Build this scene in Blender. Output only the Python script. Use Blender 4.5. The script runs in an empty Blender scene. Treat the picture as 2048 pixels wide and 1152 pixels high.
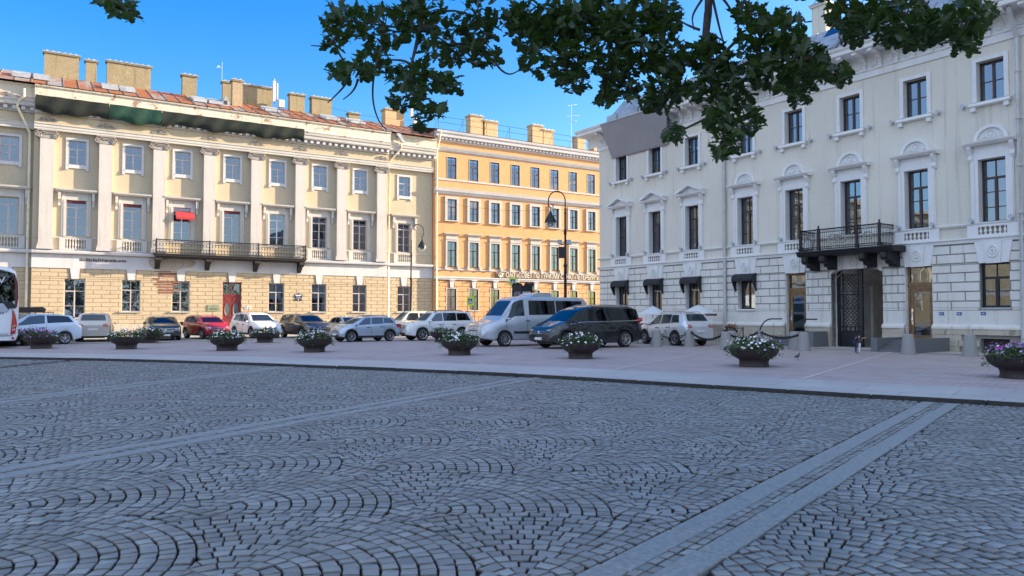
import bpy, bmesh, math, random
import numpy as np
from mathutils import Vector, Matrix
random.seed(7); rng = np.random.default_rng(7)
R = math.radians; PI = math.pi
scene = bpy.context.scene
COL = scene.collection

# ------------------------------------------------------------------ helpers
class MB:
    """collects faces, links them as one mesh object"""
    def __init__(s): s.v = []; s.f = []; s.m = []; s.cur = 0
    def add(s, vs, fs, mi=None):
        b = len(s.v); s.v.extend([tuple(p) for p in vs]); mi = s.cur if mi is None else mi
        for f in fs: s.f.append(tuple(i + b for i in f)); s.m.append(mi)
        return s
    def box(s, x0, x1, y0, y1, z0, z1, mi=None):
        return s.add([(x0,y0,z0),(x1,y0,z0),(x1,y1,z0),(x0,y1,z0),(x0,y0,z1),(x1,y0,z1),(x1,y1,z1),(x0,y1,z1)],
              [(0,3,2,1),(4,5,6,7),(0,1,5,4),(1,2,6,5),(2,3,7,6),(3,0,4,7)], mi)
    def quad(s, a, b, c, d, mi=None): return s.add([a,b,c,d], [(0,1,2,3)], mi)
    def prism(s, poly, axis, a0, a1, mi=None, caps=True):
        n = len(poly)
        def pt(p, a):
            return (a,p[0],p[1]) if axis == 'x' else ((p[0],a,p[1]) if axis == 'y' else (p[0],p[1],a))
        vs = [pt(p,a0) for p in poly] + [pt(p,a1) for p in poly]
        fs = [(i,(i+1)%n,n+(i+1)%n,n+i) for i in range(n)]
        if caps: fs += [tuple(range(n-1,-1,-1)), tuple(range(n,2*n))]
        return s.add(vs, fs, mi)
    def lathe(s, prof, n=24, c=(0,0,0), mi=None, cap=True, ax='z', sx=1.0, sy=1.0):
        vs = []; k = len(prof)
        for i in range(n):
            a = 2*PI*i/n
            for r, z in prof:
                x, y = r*math.cos(a)*sx, r*math.sin(a)*sy
                p = (x,y,z) if ax == 'z' else ((z,x,y) if ax == 'x' else (x,z,y))
                vs.append((p[0]+c[0],p[1]+c[1],p[2]+c[2]))
        fs = []
        for i in range(n):
            j = (i+1) % n
            for q in range(k-1): fs.append((i*k+q, j*k+q, j*k+q+1, i*k+q+1))
        if cap:
            if prof[0][0] > 1e-6: fs.append(tuple(i*k for i in range(n))[::-1])
            if prof[-1][0] > 1e-6: fs.append(tuple(i*k+k-1 for i in range(n)))
        return s.add(vs, fs, mi)
    def tube(s, pts, r, n=6, closed=False, mi=None):
        pts = [Vector(p) for p in pts]; m = len(pts); rs = r if isinstance(r,(list,tuple)) else [r]*m
        vs = []; up = None
        for i, p in enumerate(pts):
            if closed: t = pts[(i+1)%m] - pts[i-1]
            else: t = pts[min(i+1,m-1)] - pts[max(i-1,0)]
            t = t.normalized() if t.length > 1e-9 else Vector((0,0,1))
            if up is None:
                up = Vector((0,0,1)) if abs(t.z) < .9 else Vector((1,0,0))
            a = t.cross(up)
            if a.length < 1e-4: a = t.cross(Vector((1,.1,0)))
            a.normalize(); b = t.cross(a).normalized(); up = -b if False else up
            up = (b.cross(t) if False else up)
            for k in range(n):
                w = 2*PI*k/n
                vs.append(p + (a*math.cos(w) + b*math.sin(w))*rs[i])
        fs = []
        for i in range(m if closed else m-1):
            j = (i+1) % m
            for k in range(n): fs.append((i*n+k, i*n+(k+1)%n, j*n+(k+1)%n, j*n+k))
        if not closed: fs += [tuple(range(n))[::-1], tuple((m-1)*n+k for k in range(n))]
        return s.add(vs, fs, mi)
    def mesh(s, name, mats, smooth=False, recalc=False):
        me = bpy.data.meshes.new(name); me.from_pydata(s.v, [], s.f)
        mats = mats if isinstance(mats,(list,tuple)) else [mats]
        for m in mats: me.materials.append(m)
        me.polygons.foreach_set('material_index', s.m)
        if recalc:
            bm = bmesh.new(); bm.from_mesh(me); bmesh.ops.recalc_face_normals(bm, faces=bm.faces); bm.to_mesh(me); bm.free()
        if smooth: me.polygons.foreach_set('use_smooth', [True]*len(me.polygons))
        me.update(); return me
    def build(s, name, mats, parent=None, loc=None, rz=0, smooth=False, recalc=False):
        return link(name, s.mesh(name, mats, smooth, recalc), parent, loc, rz)

def link(name, data, parent=None, loc=None, rz=0):
    o = bpy.data.objects.new(name, data); COL.objects.link(o)
    if parent: o.parent = parent
    if loc: o.location = loc
    if rz: o.rotation_euler = (0,0,rz)
    return o
def tag(o, label=None, cat=None, group=None, kind=None):
    if label: o['label'] = label
    if cat: o['category'] = cat
    if group: o['group'] = group
    if kind: o['kind'] = kind
    return o
def thing(name, label, cat, loc=(0,0,0), rz=0, group=None):
    return tag(link(name, None, None, loc, rz), label, cat, group)
def copy_tree(o, parent=None):
    c = o.copy(); COL.objects.link(c); c.parent = parent
    for ch in o.children: copy_tree(ch, c)
    return c
def smooth_angle(o, deg=40):
    me = o.data
    me.polygons.foreach_set('use_smooth', [True]*len(me.polygons))
    try: me.set_sharp_from_angle(angle=R(deg))
    except Exception: pass
    return o
def text_mesh(txt, size, ext, name='lettering', align='LEFT'):
    cu = bpy.data.curves.new(name, 'FONT'); cu.body = txt; cu.size = size; cu.extrude = ext; cu.align_x = align; cu.resolution_u = 3
    t = bpy.data.objects.new(name, cu); COL.objects.link(t)
    dg = bpy.context.evaluated_depsgraph_get()
    me = bpy.data.meshes.new_from_object(t.evaluated_get(dg)); COL.objects.unlink(t); bpy.data.objects.remove(t)
    me.transform(Matrix.Rotation(PI/2, 4, 'X'))      # stands upright, faces -y
    return me
def fit_text(txt, width, height, ext, mat_, align='LEFT'):
    me = text_mesh(txt, 1.0, ext, align=align)
    co = np.empty(len(me.vertices)*3); me.vertices.foreach_get('co', co); co = co.reshape(-1,3)
    x0, x1 = co[:,0].min(), co[:,0].max(); z0, z1 = co[:,2].min(), co[:,2].max()
    co[:,0] = (co[:,0]-x0)/(x1-x0)*width; co[:,2] = (co[:,2]-z0)/(z1-z0)*height
    me.vertices.foreach_set('co', co.ravel()); me.update(); me.materials.clear(); me.materials.append(mat_); return me

# ------------------------------------------------------------------ materials
def _nt(name):
    m = bpy.data.materials.new(name); m.use_nodes = True; nt = m.node_tree
    return m, nt, nt.nodes['Principled BSDF']
def N(nt, t, **kw):
    n = nt.nodes.new(t)
    for k, v in kw.items(): setattr(n, k, v)
    return n
def mixc(nt, fac, a, b, mode='MIX'):
    n = N(nt, 'ShaderNodeMix', data_type='RGBA', blend_type=mode)
    for i, x in ((0,fac),(6,a),(7,b)):
        if isinstance(x,(int,float)): n.inputs[i].default_value = x
        elif isinstance(x,(tuple,list)): n.inputs[i].default_value = (*x[:3],1)
        else: nt.links.new(x, n.inputs[i])
    return n.outputs[2]
def noise(nt, scale, vec=None, detail=4, rough=.6, stretch=None):
    n = N(nt, 'ShaderNodeTexNoise'); n.inputs['Scale'].default_value = scale; n.inputs['Detail'].default_value = detail; n.inputs['Roughness'].default_value = rough
    if vec is None:
        tc = N(nt, 'ShaderNodeTexCoord'); vec = tc.outputs['Object']
    if stretch:
        mp = N(nt, 'ShaderNodeMapping'); mp.inputs['Scale'].default_value = stretch; nt.links.new(vec, mp.inputs[0]); vec = mp.outputs[0]
    nt.links.new(vec, n.inputs['Vector']); return n.outputs[0]
def ramp(nt, src, lo, hi):
    n = N(nt, 'ShaderNodeMapRange'); nt.links.new(src, n.inputs[0]); n.inputs[1].default_value = lo; n.inputs[2].default_value = hi; return n.outputs[0]
def bump(nt, bs, h, strength=.3, dist=.02):
    b = N(nt, 'ShaderNodeBump'); b.inputs['Strength'].default_value = strength; b.inputs['Distance'].default_value = dist
    nt.links.new(h, b.inputs['Height']); nt.links.new(b.outputs[0], bs.inputs['Normal'])
def mat(name, col, rough=.6, metal=0., var=.12, vs=6., bmp=0., bs_=40., spec=.5, coat=0., emit=None):
    m, nt, b = _nt(name)
    b.inputs['Roughness'].default_value = rough; b.inputs['Metallic'].default_value = metal
    b.inputs['Specular IOR Level'].default_value = spec; b.inputs['Coat Weight'].default_value = coat; b.inputs['Coat Roughness'].default_value = .03
    if var:
        f = noise(nt, vs); lo = tuple(c*(1-var) for c in col); hi = tuple(min(1,c*(1+var)) for c in col)
        nt.links.new(mixc(nt, ramp(nt,f,.3,.7), lo, hi), b.inputs['Base Color'])
    else: b.inputs['Base Color'].default_value = (*col,1)
    if bmp: bump(nt, b, noise(nt, bs_), bmp)
    if emit: b.inputs['Emission Color'].default_value = (*emit[:3],1); b.inputs['Emission Strength'].default_value = emit[3]
    return m
def stucco(name, col, stain=(.3,.27,.22), amt=.35, vs=.5, bmp=.25, peel=None, peel_amt=.62):
    """painted plaster: soft mottling, vertical streaks, optional flaked patches"""
    m, nt, b = _nt(name); b.inputs['Roughness'].default_value = .85; b.inputs['Specular IOR Level'].default_value = .2
    big = noise(nt, vs, stretch=(1,1,.45)); fine = noise(nt, 9.); streak = noise(nt, 2.2, stretch=(1.6,1.6,.07), detail=5)
    c = mixc(nt, ramp(nt,big,.3,.72), tuple(x*.9 for x in col), tuple(min(1,x*1.07) for x in col))
    c = mixc(nt, ramp(nt,fine,.35,.75), c, mixc(nt,.12,c,(1,1,1)))
    s = N(nt,'ShaderNodeMath',operation='MULTIPLY'); nt.links.new(ramp(nt,streak,.56,.8), s.inputs[0]); s.inputs[1].default_value = amt
    c = mixc(nt, s.outputs[0], c, stain)
    if peel:
        p = noise(nt, 1.1, detail=8, rough=.72); c = mixc(nt, ramp(nt,p,peel_amt,peel_amt+.02), c, peel)
    nt.links.new(c, b.inputs['Base Color']); bump(nt, b, noise(nt, 14., detail=6), bmp, .015)
    return m
def glass(name, tint=(.35,.42,.46), refl=.22, fres=.8):
    m = bpy.data.materials.new(name); m.use_nodes = True; nt = m.node_tree; nt.nodes.clear()
    out = N(nt,'ShaderNodeOutputMaterial'); tr = N(nt,'ShaderNodeBsdfTransparent'); tr.inputs[0].default_value = (*tint,1)
    gl = N(nt,'ShaderNodeBsdfGlossy'); gl.inputs['Roughness'].default_value = .015; gl.inputs[0].default_value = (.72,.84,.96,1)
    bp = N(nt,'ShaderNodeBump'); bp.inputs['Strength'].default_value = .06; bp.inputs['Distance'].default_value = .05
    nt.links.new(noise(nt,1.3,detail=1), bp.inputs['Height']); nt.links.new(bp.outputs[0], gl.inputs['Normal'])
    lw = N(nt,'ShaderNodeLayerWeight'); lw.inputs[0].default_value = .35
    a = N(nt,'ShaderNodeMath',operation='MULTIPLY_ADD'); nt.links.new(lw.outputs['Fresnel'],a.inputs[0]); a.inputs[1].default_value = fres; a.inputs[2].default_value = refl; a.use_clamp = True
    mx = N(nt,'ShaderNodeMixShader'); nt.links.new(a.outputs[0],mx.inputs[0]); nt.links.new(tr.outputs[0],mx.inputs[1]); nt.links.new(gl.outputs[0],mx.inputs[2])
    nt.links.new(mx.outputs[0], out.inputs[0]); return m

M = {}
M['yellow'] = stucco('yellow_stucco', (.43,.36,.25), stain=(.42,.34,.2), amt=.3, peel=(.5,.46,.36), peel_amt=.735)
M['yellow_block'] = stucco('yellow_block', (.42,.335,.22), stain=(.4,.32,.2), amt=.3)
M['orange'] = stucco('orange_stucco', (.55,.275,.11), stain=(.55,.33,.16), amt=.3)
M['orange_block'] = stucco('orange_block', (.55,.285,.12), stain=(.5,.32,.16), amt=.3)
M['cream'] = stucco('cream_stucco', (.66,.615,.53), stain=(.33,.31,.27), amt=.85, vs=.3, peel=(.47,.46,.43), peel_amt=.71)
M['cream_block'] = stucco('cream_block', (.69,.66,.61), stain=(.3,.28,.24), amt=.85, vs=.8)
M['white'] = stucco('white_trim', (.48,.48,.51), stain=(.33,.31,.28), amt=.5, vs=.8)
M["cream_trim"] = stucco("cream_trim", (.72,.71,.7), stain=(.42,.4,.37), amt=.4, vs=.8)
M['white_worn'] = stucco('white_worn_trim', (.44,.43,.415), stain=(.3,.26,.2), amt=.6, vs=.9, peel=(.36,.31,.26), peel_amt=.66)
M['ledge_worn'] = stucco('worn_ledge', (.56,.52,.44), stain=(.25,.2,.15), amt=.7, vs=1.2, peel=(.3,.2,.15), peel_amt=.57)
M['pilaster'] = stucco('pilaster_plaster', (.43,.415,.41), stain=(.27,.25,.23), amt=.55, vs=.8)
M['relief'] = mat('grey_relief_plaster', (.27,.25,.24), .85, var=.3, vs=5)
M['joint'] = mat('joint', (.34,.28,.2), .9)
M['joint_cream'] = mat('joint_cream', (.27,.26,.24), .9)
M['plinth'] = stucco('limestone_plinth', (.46,.4,.31), stain=(.22,.19,.15), amt=.6, vs=1.5, bmp=.6, peel=(.3,.26,.2), peel_amt=.6)
M['dark_metal'] = mat('dark_metal', (.018,.018,.022), .45, .3)
M['iron_old'] = mat('weathered_iron', (.02,.018,.02), .7, .2, var=.4, vs=12)
M['frame_grey'] = mat('grey_window_frame', (.46,.4,.4), .6, var=.15)
M['frame_white'] = mat('pale_window_frame', (.62,.6,.62), .6, var=.1)
M['frame_brown'] = mat('brown_window_frame', (.055,.028,.026), .5, var=.2)
M['glass'] = glass('window_glass', (.3,.36,.4), .21, .7)
M['glass_clear'] = glass('shop_glass', (.5,.55,.55), .16)
M['car_glass'] = glass('car_glass', (.3,.34,.35), .06, .7)
M['tint_glass'] = glass('tinted_glass', (.03,.036,.042), .04, .7)
M['curtain'] = mat('curtain', (.34,.36,.36), .9, var=.1, vs=3)
M['room'] = mat('room', (.05,.045,.04), .95)
M['chimney'] = stucco('chimney_plaster', (.26,.21,.12), stain=(.08,.07,.05), amt=.95, vs=1.2, peel=(.36,.3,.2), peel_amt=.6)
M['chimney_or'] = stucco('orange_chimney', (.5,.33,.17), stain=(.4,.25,.12), amt=.5, vs=1.2)
M['zinc'] = mat('zinc_sheet', (.36,.39,.43), .5, .3, var=.25, vs=1.5)
M['pipe_pale'] = mat('pale_downpipe', (.6,.54,.42), .5, .1, var=.12, vs=3)
M['pipe_grey'] = mat('grey_downpipe', (.5,.5,.5), .5, .2, var=.12, vs=3)
M['red_paint'] = mat('red_door_paint', (.17,.022,.022), .45, var=.2, vs=5)
M['wood'] = mat('varnished_wood', (.2,.11,.045), .4, var=.35, vs=4)
M['granite'] = mat('grey_granite', (.27,.265,.26), .75, var=.3, vs=60, bmp=.2, bs_=50)
M['granite_dark'] = mat('dark_granite', (.14,.145,.155), .7, var=.3, vs=50, bmp=.2)
M['brick_bare'] = mat('bare_brick', (.2,.09,.07), .9, var=.3, vs=5)
M['chrome'] = mat('chrome', (.75,.76,.78), .15, 1., var=0)
M['rubber'] = mat('tyre_rubber', (.014,.014,.015), .85, var=0)
M['black_plastic'] = mat('black_plastic', (.015,.015,.017), .5, var=0)
M['lens_white'] = mat('headlamp_lens', (.62,.66,.7), .08, .55, var=0, coat=1)
M['lens_red'] = mat('tail_lamp_lens', (.42,.012,.018), .15, var=0, coat=1)
M['plate'] = mat('number_plate', (.7,.7,.7), .5, var=.05)
M['skin'] = mat('skin', (.5,.29,.2), .6, var=.05)

def rust_roof():
    m, nt, b = _nt('rusty_sheet_roof'); b.inputs['Roughness'].default_value = .7; b.inputs['Metallic'].default_value = .1
    at = N(nt,'ShaderNodeAttribute',attribute_name='tone')
    n1 = noise(nt,1.6,detail=8,rough=.7,stretch=(1,.35,.35)); n2 = noise(nt,7.)
    a = N(nt,'ShaderNodeMath',operation='ADD'); nt.links.new(at.outputs['Fac'],a.inputs[0])
    mu = N(nt,'ShaderNodeMath',operation='MULTIPLY'); nt.links.new(n1,mu.inputs[0]); mu.inputs[1].default_value = .9; nt.links.new(mu.outputs[0],a.inputs[1])
    rust = mixc(nt, ramp(nt,n2,.3,.7), (.16,.05,.018), (.34,.11,.03)); grey = mixc(nt, ramp(nt,n2,.3,.7), (.15,.14,.135), (.3,.28,.27))
    nt.links.new(mixc(nt, ramp(nt,a.outputs[0],.7,.84), grey, rust), b.inputs['Base Color']); return m
M['rust_roof'] = rust_roof()

# ------------------------------------------------------------------ architecture helpers (x along wall, y into the building, z up)
def wall(mb, x0, x1, z0, z1, y, holes, depth=.3, mi=None):
    xs = sorted({x0,x1,*[min(max(h[i],x0),x1) for h in holes for i in (0,1)]}); zs = sorted({z0,z1,*[min(max(h[i],z0),z1) for h in holes for i in (2,3)]})
    for a, b in zip(xs, xs[1:]):
        for c, d in zip(zs, zs[1:]):
            cx, cz = (a+b)/2, (c+d)/2
            if any(h[0] < cx < h[1] and h[2] < cz < h[3] for h in holes): continue
            mb.quad((a,y,c),(b,y,c),(b,y,d),(a,y,d), mi)
    for h in holes:
        a, b, c, d = h[:4]
        if b <= x0 or a >= x1 or d <= z0 or c >= z1: continue
        e = y+depth
        mb.quad((a,y,c),(a,e,c),(a,e,d),(a,y,d),mi); mb.quad((b,y,c),(b,y,d),(b,e,d),(b,e,c),mi)
        mb.quad((a,y,d),(a,e,d),(b,e,d),(b,y,d),mi); mb.quad((a,y,c),(b,y,c),(b,e,c),(a,e,c),mi)
def blocks(mb, x0, x1, z0, z1, rh, bl, holes, y, proud=.03, gap=.035, mi=None):
    n = max(1, round((z1-z0)/rh)); rh = (z1-z0)/n
    for r in range(n):
        a, b = z0+r*rh+gap/2, z0+(r+1)*rh-gap/2
        cuts = sorted({a,b,*[h[i] for h in holes for i in (2,3) if a < h[i] < b]})
        edges = [x0]; x = x0 + (bl*.5 if r % 2 else bl)
        while x < x1-.25: edges.append(x); x += bl
        edges.append(x1)
        for c, d in zip(cuts, cuts[1:]):
            if d-c < .015: continue
            for e0, e1 in zip(edges, edges[1:]):
                segs = [(e0+gap/2, e1-gap/2)]
                for h in holes:
                    if h[2] < (c+d)/2 < h[3]:
                        ns = []
                        for p, q in segs:
                            if h[1] <= p or h[0] >= q: ns.append((p,q))
                            else:
                                if h[0]-p > .04: ns.append((p,h[0]))
                                if q-h[1] > .04: ns.append((h[1],q))
                        segs = ns
                for p, q in segs:
                    k = .012; Y = y-proud
                    mb.add([(p,y,c),(q,y,c),(q,y,d),(p,y,d),(p+k,Y,c+k),(q-k,Y,c+k),(q-k,Y,d-k),(p+k,Y,d-k)],
                           [(4,5,6,7),(0,1,5,4),(1,2,6,5),(2,3,7,6),(3,0,4,7)], mi)
_cache = {}
def frame_mesh(w, h, cols, rows, bar=.07, thin=.035, key='f', m=None, transom=None, mull=None):
    """timber frame, x centred, z from 0; rows = list of z fractions of glazing bars"""
    k = ('frame',w,h,cols,tuple(rows),key,transom,mull)
    if k in _cache: return _cache[k]
    b = MB(); t = .07
    b.box(-w/2,-w/2+bar,0,t,0,h); b.box(w/2-bar,w/2,0,t,0,h); b.box(-w/2+bar,w/2-bar,0,t,0,bar); b.box(-w/2+bar,w/2-bar,0,t,h-bar,h)
    zt = h*transom if transom else None
    if zt: b.box(-w/2+bar,w/2-bar,-.015,t,zt-bar*.6,zt+bar*.6)
    top = zt-bar*.6 if zt else h-bar
    mw = mull or bar
    b.box(-mw*.75,mw*.75,-.01,t,bar,top)
    if zt and cols > 1: b.box(-thin/2,thin/2,.005,t,zt+bar*.6,h-bar)
    for fr in rows:
        z = h*fr
        b.box(-w/2+bar,-mw*.75,.01,t-.01,z-thin/2,z+thin/2); b.box(mw*.75,w/2-bar,.01,t-.01,z-thin/2,z+thin/2)
    _cache[k] = b.mesh('window_frame', m); return _cache[k]
def pane_mesh(w, h, m, key='g'):
    k = ('pane',w,h,key)
    if k not in _cache:
        b = MB(); b.quad((-w/2+.03,.045,.03),(w/2-.03,.045,.03),(w/2-.03,.045,h-.03),(-w/2+.03,.045,h-.03)); _cache[k] = b.mesh('pane', m)
    return _cache[k]
def curtain_mesh(w, h, kind):
    k = ('curt',w,h,kind)
    if k in _cache: return _cache[k]
    b = MB(); y = .2
    def drape(x0, x1, z0, z1):
        n = max(4,int((x1-x0)/.05)); vs = []
        for i in range(n+1):
            x = x0+(x1-x0)*i/n; yy = y+.025*math.sin(i*1.9)
            vs += [(x,yy,z0),(x,yy,z1)]
        b.add(vs, [(2*i,2*i+2,2*i+3,2*i+1) for i in range(n)])
    if kind == 'sides': drape(-w/2,-w/2+w*.24,.02,h); drape(w/2-w*.24,w/2,.02,h)
    elif kind == 'full': drape(-w/2,w/2,.02,h)
    elif kind == 'blind': b.quad((-w/2,.12,h*.42),(w/2,.12,h*.42),(w/2,.12,h),(-w/2,.12,h))
    elif kind == 'one': drape(w/2-w*.42,w/2,.02,h)
    _cache[k] = b.mesh('curtain', M['curtain'], smooth=True); return _cache[k]
def window(parent, x, z, w, h, y, fm, cols=2, rows=(), transom=None, key='f', curtain=None, gm=None, name='window', bar=.07):
    o = link(name, frame_mesh(w,h,cols,rows,key=key,m=fm,transom=transom,bar=bar), parent, (x,y,z))
    gm = gm or M['glass']
    link('pane', pane_mesh(w,h,gm,gm.name), o)
    if curtain: link('curtain', curtain_mesh(w,h,curtain), o)
    return o
def room_box(parent, x0, x1, z0, z1, y0, y1):
    b = MB(); b.quad((x0,y1,z0),(x1,y1,z0),(x1,y1,z1),(x0,y1,z1)); b.quad((x0,y0,z0),(x1,y0,z0),(x1,y1,z0),(x0,y1,z0))
    return b.build('room_wall', M['room'], parent)
# ================================================================== YELLOW PALACE (left)
PLX, PLY, DL = -39.66, 62.784, math.atan2(.52589589,.85054895)
G_WIN = 'windows'
def baluster(mb, x, y, z0, z1, r=.09):
    h = z1-z0
    mb.lathe([(r*.8,z0),(r*.8,z0+h*.1),(r*.4,z0+h*.16),(r,z0+h*.38),(r*.5,z0+h*.7),(r*.4,z0+h*.85),(r*.8,z0+h*.9),(r*.8,z1)], 8, (x,y,0))
def ring(mb, x, y, z, r, t, n=16, sz=1.0):
    mb.tube([(x+r*math.cos(2*PI*i/n), y, z+sz*r*math.sin(2*PI*i/n)) for i in range(n)], t, 5, closed=True)
def volute(mb, x, y, z, r, t, turns=1.6, s=1, dep=.12):
    pts = []
    for i in range(15):
        a = i/14*turns*2*PI; rr = r*(1-.72*i/14); pts.append((x+s*rr*math.sin(a), y, z+rr*math.cos(a)))
    mb.tube(pts, t, 5)
def wreath(mb, x, y, z, r):
    ring(mb, x, y, z, r*.62, r*.17, 12); mb.lathe([(r*.3,-.03),(r*.26,-.07),(0,-.085)], 10, (x,y,z), ax='y')
    for s in (-1,1):
        volute(mb, x+s*r*1.25, y, z-r*.1, r*.42, r*.13, 1.3, s); volute(mb, x+s*r*1.95, y, z-r*.3, r*.26, r*.12, 1.1, -s)
        mb.tube([(x+s*r*.7,y,z-r*.45),(x+s*r*1.4,y,z-r*.62),(x+s*r*2.3,y,z-r*.5)], r*.13, 5)
YB = thing('yellow_palace', 'long pale yellow palace with white pilasters, a dark iron balcony and rusty roof', 'building', (PLX,PLY,0), DL)
pc = [.4,4.75,9.02,13.28,17.53,21.76,25.98,30.28]
wc = [2.62,6.93,11.0,15.4,19.62,23.82,28.08]
RW = 33.2; LWs = [-2.25-4.24*k for k in range(20)]
WE, WEND = -.55, 31.05; X0, X1 = -125., 36.55; WY = .4
UP = [(c-.66,c+.66,14.5,16.6) for c in wc]; MI = [(c-.74,c+.74,8.33,11.45) for c in wc]
GR = [(c-.74,c+.74,1.92,4.70) for c in wc]; GR[0] = (wc[0]-.78,wc[0]+.78,1.4,4.72); DOOR = (15.48-.84,15.48+.84,.2,4.70); GR[3] = DOOR
wUP = [(c-.66,c+.66,14.4,16.5) for c in LWs+[RW]]; wMI = [(c-.7,c+.7,8.33,11.4) for c in LWs+[RW]]; wGR = [(c-.72,c+.72,1.92,4.66) for c in LWs+[RW]]
b = MB(); wall(b, WE, WEND, 5.6, 18.6, 0, UP+MI)
for xa, xb in ((X0,WE),(WEND,X1)): wall(b, xa, xb, 5.6, 18.6, WY, [h for h in wUP+wMI if xa < h[0] < xb])
for x in (WE,WEND): b.quad((x,0,0),(x,WY,0),(x,WY,20.8),(x,0,20.8))
b.quad((X1,WY,0),(X1,13,0),(X1,13,20.8),(X1,WY,20.8)); b.quad((X0,WY,0),(X0,13,0),(X0,13,20.8),(X0,WY,20.8)); b.quad((X0,13,0),(X1,13,0),(X1,13,20.8),(X0,13,20.8))
b.build('wall', M['yellow'], YB)
b = MB(); wall(b, WE, WEND, .85, 5.6, 0, GR, .3, 1)
for xa, xb in ((X0,WE),(WEND,X1)): wall(b, xa, xb, .85, 5.6, WY, [h for h in wGR if xa < h[0] < xb], .3, 1)
key_h = [(c-.42,c+.42,4.7,5.6) for c in wc]
blocks(b, WE, WEND, .85, 5.6, .365, 1.3, GR+key_h, 0, .03, .04, 0)
wkey = [(c-.4,c+.4,4.66,5.6) for c in LWs+[RW]]
blocks(b, X0, WE-.02, .85, 5.6, .365, 1.3, wGR+wkey, WY, .03, .04, 0); blocks(b, WEND+.02, X1, .85, 5.6, .365, 1.3, wGR+wkey, WY, .03, .04, 0)
b.build('rusticated_wall', [M['yellow_block'], M['joint']], YB)
b = MB()
def plinth(mb, xa, xb, y, skip=()):
    xs = [xa]; 
    for p, q in skip: xs += [p,q]
    xs.append(xb)
    for i in range(0,len(xs),2):
        x = xs[i]
        while x < xs[i+1]-.05:
            e = min(xs[i+1], x+rng.uniform(.9,1.9)); d = rng.uniform(0,.02)
            mb.box(x+.008,e-.008,y-.13-d,y+.2,.0,.83+rng.uniform(-.0,.02)); x = e
plinth(b, WE, WEND, 0, [(DOOR[0],DOOR[1])]); plinth(b, X0, WE, WY); plinth(b, WEND, X1, WY)
b.build('plinth', M['plinth'], YB)
# bands and cornice
b = MB()
def seg(mb, poly, mi=None):
    mb.prism(poly, 'x', WE, WEND, mi)
    q = [(y+WY,z) for y,z in poly]
    mb.prism(q, 'x', X0, WE-.012, mi); mb.prism(q, 'x', WEND+.012, X1, mi)
seg(b, [(.05,5.6),(-.1,5.6),(-.1,6.75),(-.05,6.78),(.05,6.78)])
seg(b, [(.05,6.78),(-.42,6.83),(-.46,6.95),(-.46,7.08),(.05,7.15)])
b.build('white_band', M['white'], YB)
b = MB(); b.prism([(.02,8.16),(-.06,8.16),(-.08,8.26),(.02,8.28)],'x',WE,WEND); b.prism([(.42,8.16),(.34,8.16),(.32,8.26),(.42,8.28)],'x',WEND+.01,X1); b.prism([(.42,8.16),(.34,8.16),(.32,8.26),(.42,8.28)],'x',X0,WE-.01)
b.build('sill_band', M['white_worn'], YB)
b = MB(); seg(b, [(.05,17.22),(-.4,17.22),(-.4,17.4),(-.44,17.42),(-.44,17.62),(-.5,17.68),(-.5,17.74),(.05,17.76)])
b.build('architrave', M['white_worn'], YB)
b = MB(); seg(b, [(.05,17.76),(-.4,17.76),(-.4,18.52),(.05,18.52)]); b.build('frieze', M['yellow'], YB)
b = MB(); wreath(b, 0, -.42, 18.12, .3); wr_me = b.mesh('frieze_relief', M['relief'])
for c in pc: link('frieze_relief', wr_me, YB, (c,0,0))
b = MB(); seg(b, [(.05,18.52),(-.5,18.55),(-.52,18.62),(-.52,18.98),(-.98,19.02),(-1.02,19.12),(-1.02,19.34),(-1.1,19.4),(-1.12,19.55),(.05,19.55)])
b.build('cornice', M['white_worn'], YB)
b = MB(); x = WE+.2
while x < WEND-.2: b.box(x,x+.28,-.86,-.52,18.68,18.97); x += .62
x = WEND+.3
while x < X1-.2: b.box(x,x+.28,-.46,-.12,18.68,18.97); x += .62
x = -30.
while x < WE-.3: b.box(x,x+.28,-.46,-.12,18.68,18.97); x += .62
b.build('dentil_row', M['white'], YB)
b = MB(); seg(b, [(.05,19.55),(-1.04,19.55),(-1.14,19.72),(-1.04,19.86),(.05,19.86)]); seg(b, [(.05,19.86),(-.98,19.86),(-1.0,20.62),(-1.12,20.66),(-1.16,20.78),(.05,20.82)])
b.build('attic', M['ledge_worn'], YB)
# pilasters
b = MB(); b.box(-.62,.62,-.56,0,7.15,7.36); b.prism([(-.6,7.36),(.6,7.36),(.58,7.5),(.53,7.56),(.55,7.66),(.51,7.76),(-.51,7.76),(-.55,7.66),(-.53,7.56),(-.58,7.5)],'y',-.53,0)
b.box(-.5,.5,-.46,0,7.76,16.5)
pil_me = b.mesh('pilaster', M['pilaster'])
b = MB(); b.box(-.72,.72,-.62,0,17.08,17.215); b.box(-.56,.56,-.5,0,16.5,16.62); b.box(-.5,.5,-.5,-.0,16.62,17.08)
for s in (-1,1):
    volute(b, s*.6, -.52, 16.78, .27, .055, 1.7, s); b.lathe([(.24,-.48),(.24,0)], 14, (s*.6,0,16.78), ax='y'); b.lathe([(.07,-.58),(.07,-.48)], 8, (s*.6,0,16.78), ax='y')
b.tube([(-.5,-.53,17.0),(0,-.53,16.94),(.5,-.53,17.0)], .045, 5)
for i in range(5): b.lathe([(.0,-.05),(.06,0),(.0,.09)], 6, (-.24+.12*i,-.52,16.82))
cap_me = b.mesh('capital', M['relief'])
for c in pc:
    p = link('pilaster', pil_me, YB, (c,0,0)); link('capital', cap_me, p)
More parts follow.
